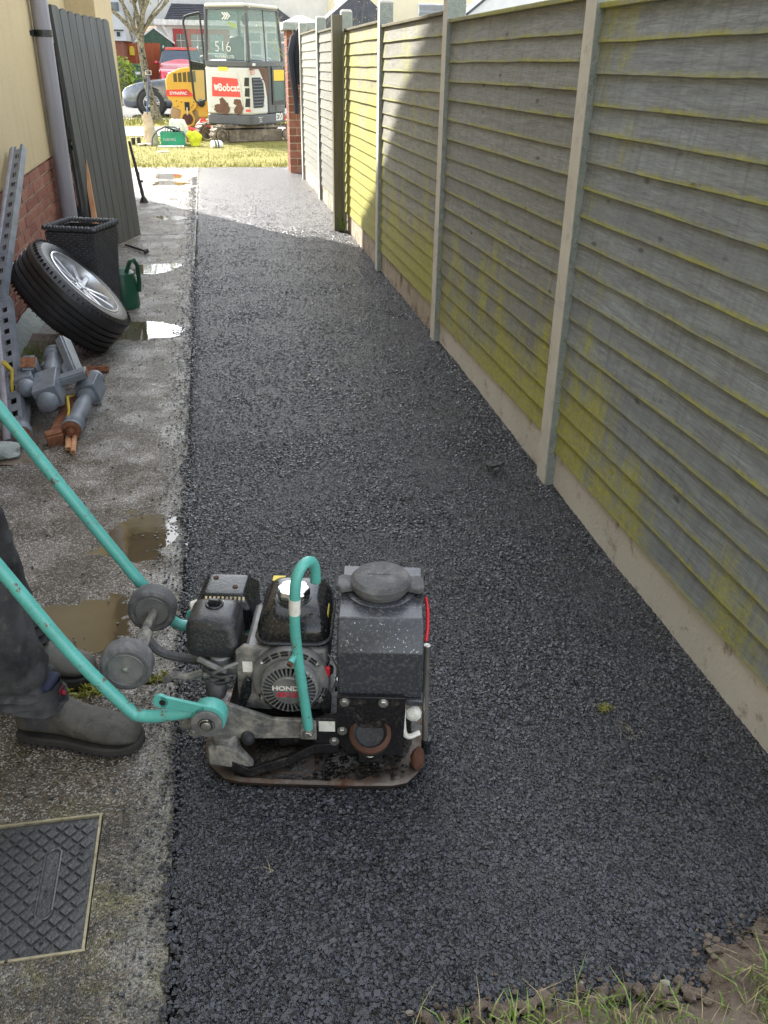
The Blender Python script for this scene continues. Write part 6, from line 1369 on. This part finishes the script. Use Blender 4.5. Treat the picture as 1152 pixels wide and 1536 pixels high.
# ------------------------------------------------------------------ the worker
def skinmesh(name, V, Ed, rad, mat, parent=None, sub=2):
    me = bpy.data.meshes.new(name); me.from_pydata(V, Ed, []); o = bpy.data.objects.new(name, me); C.objects.link(o)
    sk = o.modifiers.new('skin', 'SKIN'); sk.use_smooth_shade = True
    if not me.skin_vertices: me.skin_vertices.new()
    for i, r_ in enumerate(rad): me.skin_vertices[0].data[i].radius = (r_, r_) if not isinstance(r_, tuple) else r_
    me.skin_vertices[0].data[0].use_root = True
    s = o.modifiers.new('sub', 'SUBSURF'); s.levels = sub; s.render_levels = sub
    me.materials.append(MT[mat])
    if parent: o.parent = parent
    return o
def build_person():
    # facing +x, hands on the compactor grip
    V = []; E = []; Rr = []
    def v(p, r_, a=None):
        V.append(tuple(p)); Rr.append(r_)
        if a is not None: E.append((a, len(V)-1))
        return len(V)-1
    y0 = 1.86
    pel = v((-.92, y0, .93), .13); sp1 = v((-.92, y0, 1.08), .125, pel); sp2 = v((-.90, y0, 1.25), .14, sp1); ch = v((-.88, y0, 1.38), .13, sp2); nk = v((-.86, y0, 1.50), .058, ch); hd = v((-.84, y0, 1.58), .078, nk); hd2 = v((-.83, y0, 1.69), .085, hd)
    for s, hy, hx in ((-1, 1.745, -.700), (1, 1.985, -.655)):
        sh = v((-.88, y0+s*.17, 1.42), .06, ch); el = v((-1.0, y0+s*.26, 1.17), .045, sh); wr = v((hx-.075, hy, 1.03), .030, el); pm = v((hx-.035, hy, 1.015), .030, wr)
        for k in range(4):
            fy = hy-.030+.020*k; L = [.9, 1, .97, .8][k]
            f1 = v((hx+.0, fy, 1.012), .0095, pm); f2 = v((hx+.025*L, fy, .998), .009, f1); f3 = v((hx+.030*L, fy, .976), .0085, f2); v((hx+.012, fy, .960), .008, f3)
        t1 = v((hx-.03, hy-s*.035, .995), .011, pm); t2 = v((hx-.012, hy-s*.032, .968), .0095, t1); v((hx+.010, hy-s*.022, .955), .009, t2)
    for s, kx, kz, fx, fy in ((-1, -.615, .50, -.515, 1.77), (1, -.66, .50, -.60, 2.045)):
        hp = v((-.90, y0+s*.09, .86), .095, pel); kn = v((kx, (y0+s*.09+fy)/2, kz), .058, hp); an = v((fx+.01, fy, .13), .026, kn); v((fx+.07, fy-.02, .06), .024, an)
    p = skinmesh('person', V, E, Rr, 'skin', None, 2)
    tag(p, 'worker in dusty dark trousers and worn brown pull-on boots pushing the compactor', 'person')
    # face, hair and cap of hair
    MB().blobby((-.845, y0, 1.70), .098, (1, .86, 1.05), .04, 2, 3, 2).build('hair', 'hair', p); MB().blobby((-.765, y0, 1.640), .018, (1.1, .7, 1.3), .0, 2, 2, 1).build('nose', 'skin', p)
    for s in (-1, 1): MB().blobby((-.766, y0+s*.032, 1.665), .010, (.6, 1, .7), 0, 1, 2, 1).build('eye', 'upvc', p); MB().blobby((-.84, y0+s*.085, 1.64), .024, (.7, .35, 1.2), .1, 2, 2, 1).build('ear', 'skin', p)
    MB().blobby((-.764, y0, 1.602), .016, (.4, 1.3, .35), 0, 1, 2, 1).build('mouth', 'redtxt', p)
    # fleece
    skinmesh('fleece', [(-.92, y0, 1.0), (-.91, y0, 1.18), (-.885, y0, 1.36), (-.87, y0, 1.465), (-.88, y0-.18, 1.42), (-1.0, y0-.265, 1.165), (-.80, 1.75, 1.045), (-.88, y0+.18, 1.42), (-1.0, y0+.265, 1.165), (-.755, 1.98, 1.045)], [(0, 1), (1, 2), (2, 3), (2, 4), (4, 5), (5, 6), (2, 7), (7, 8), (8, 9)], [.15, .155, .15, .075, .08, .062, .046, .08, .062, .046], 'shirt', p, 2)
    # trousers: two lofted legs with folds and a waist
    def leg(pts, rads, seed, slit=0):
        P = curve(pts, 12); n = len(P); mb = MB()
        rr_ = [np.interp(i/(n-1), np.linspace(0, 1, len(rads)), rads) for i in range(n)]; rings = []
        N_ = 56
        for i in range(n):
            t = i/(n-1); ring = []
            for j in range(N_):
                a = 2*math.pi*j/N_; r_ = rr_[i]
                f = .010*noise.noise(Vector((math.cos(a)*1.6, math.sin(a)*1.6+seed, t*7)))+.007*noise.noise(Vector((math.cos(a)*3+t*5, math.sin(a)*3, t*17+seed)))
                if t > .72: f += .012*math.sin((t-.72)*95+2.2*math.sin(a)+seed)*min(1, (t-.72)*6)*(.4+.6*abs(math.cos(a)))
                r2_ = r_*(1+.10*math.cos(a)**2*(t > .5))+f
                ring.append(P[i]+Vector((math.cos(a)*r2_, math.sin(a)*r2_*.92, -.022*math.cos(a)*t*(1 if t > .8 else 0)+.006*math.sin(3*a+seed)*(t > .95))))
            rings.append(ring)
        last = rings[-1]; c_ = P[-1]
        rings.append([c_+(q-c_)*.93+Vector((0, 0, .012)) for q in last]); rings.append([c_+(q-c_)*.9+Vector((0, 0, .06)) for q in last])
        loft(mb, rings, False); return mb
    tr = leg([(-.90, 1.78, .96), (-.78, 1.775, .76), (-.640, 1.77, .54), (-.575, 1.77, .36), (-.545, 1.775, .21), (-.530, 1.775, .128)], [.13, .118, .094, .083, .080, .085], 1.0)
    tr2 = leg([(-.90, 1.95, .96), (-.78, 1.98, .74), (-.655, 2.01, .52), (-.635, 2.03, .36), (-.615, 2.045, .20), (-.61, 2.05, .11)], [.13, .115, .094, .083, .080, .084], 4.3)
    me2 = bpy.data.meshes.new('tmp'); tr2.bm.to_mesh(me2); tr.bm.from_mesh(me2); tr2.bm.free()
    loft(tr, [[Vector((-.915+.165*math.cos(a), y0+.20*math.sin(a), z)) for a in np.linspace(0, 2*math.pi, 30, endpoint=False)] for z in (.86, .93, 1.02, 1.05)], True)
    tr.build('trousers', 'trouser', p, ang=80)
    # boots
    def boot(heel, toe, nm):
        H_, T_ = Vector(heel), Vector(toe); d = (T_-H_); L = d.length; M = basis(H_, (0, 0, 1), d.normalized())   # local x to the toe, z up
        S_ = [(0.0, .018, .030, .075), (.03, .031, .034, .098), (.10, .0365, .040, .118), (.22, .037, .042, .128), (.36, .036, .041, .122), (.45, .038, .043, .100), (.55, .0425, .048, .083), (.68, .047, .053, .071), (.80, .047, .053, .064), (.90, .040, .047, .056), (.965, .029, .035, .046), (1.0, .014, .018, .033)]
        n = 24
        rings = []
        for s_, wt, wb_, h in S_:
            ring = []
            for j in range(n):
                a = 2*math.pi*j/n; cx_, cz_ = math.cos(a), math.sin(a)
                y = wb_*math.copysign(abs(cx_)**.75, cx_); z = .020+(h-.020)*(.5+.5*math.copysign(abs(cz_)**.8, cz_)); y *= 1-.28*max(0, (z-.02)/h-.35)
                x = s_*L; w = .0022*noise.noise(Vector((s_*9, a, 1))); ring.append(M @ Vector((x, y+w, z+w)))
            rings.append(ring)
        b = loft(MB(), rings).build('boot', 'leather', p, ang=70); sub = b.modifiers.new('sub', 'SUBSURF'); sub.levels = 1; sub.render_levels = 2
        out = []
        for s_, wt, wb_, h in S_: out.append((s_*L, wb_+.0045))
        ol = [(-.006, -.012)]+[(x, -w) for x, w in out]+[(L+.006, -.010), (L+.006, .010)]+[(x, w) for x, w in out[::-1]]+[(-.006, .012)]
        MB().prism(ol, .002, .024, 'z', M).build('boot_sole', 'sole', b, bevel=.005)
        for k in range(16):
            x = L*.05+L*.9*k/15; wv_ = np.interp(x, [o_[0] for o_ in out], [o_[1] for o_ in out])
            MB().box((x-.005, -wv_-.001, -.004), (x+.005, wv_+.001, .006), M).build('tread_lug', 'sole', b)
        MB().hexa([M @ Vector(q) for q in [(L*.06, -.034, .09), (L*.33, -.034, .09), (L*.33, .034, .09), (L*.06, .034, .09)]], [M @ Vector(q) for q in [(L*.05, -.036, .165), (L*.37, -.036, .175), (L*.37, .036, .175), (L*.05, .036, .165)]]).build('elastic_gusset', 'navy', b, bevel=.014)
        MB().prism([(L*.13, .05), (L*.30, .045), (L*.34, .10), (L*.10, .10)], -.0450, -.036, 'y', M @ Matrix.Rotation(R(-3), 4, 'X')).build('side_gusset', 'trouser', b, bevel=.002)
        tb = MB().hexa([(L*.375, -.012, .118), (L*.375, .012, .118), (L*.39, .012, .116), (L*.39, -.012, .116)], [(L*.40, -.013, .152), (L*.40, .013, .152), (L*.412, .013, .150), (L*.412, -.013, .150)], M).build('pull_tab', paint('tab_maroon', (.10, .012, .02), .6), b, bevel=.002)
        MB().box((-.005, -.0005, 0), (.005, .0005, .012), M @ T(L*.41, 0, .13)).build('tab_mark', 'redtxt', tb)
    boot((-.548, 1.795, .004), (-.262, 1.700, .004), 'near'); boot((-.655, 2.065, .004), (-.400, 1.985, .004), 'far')
build_person()
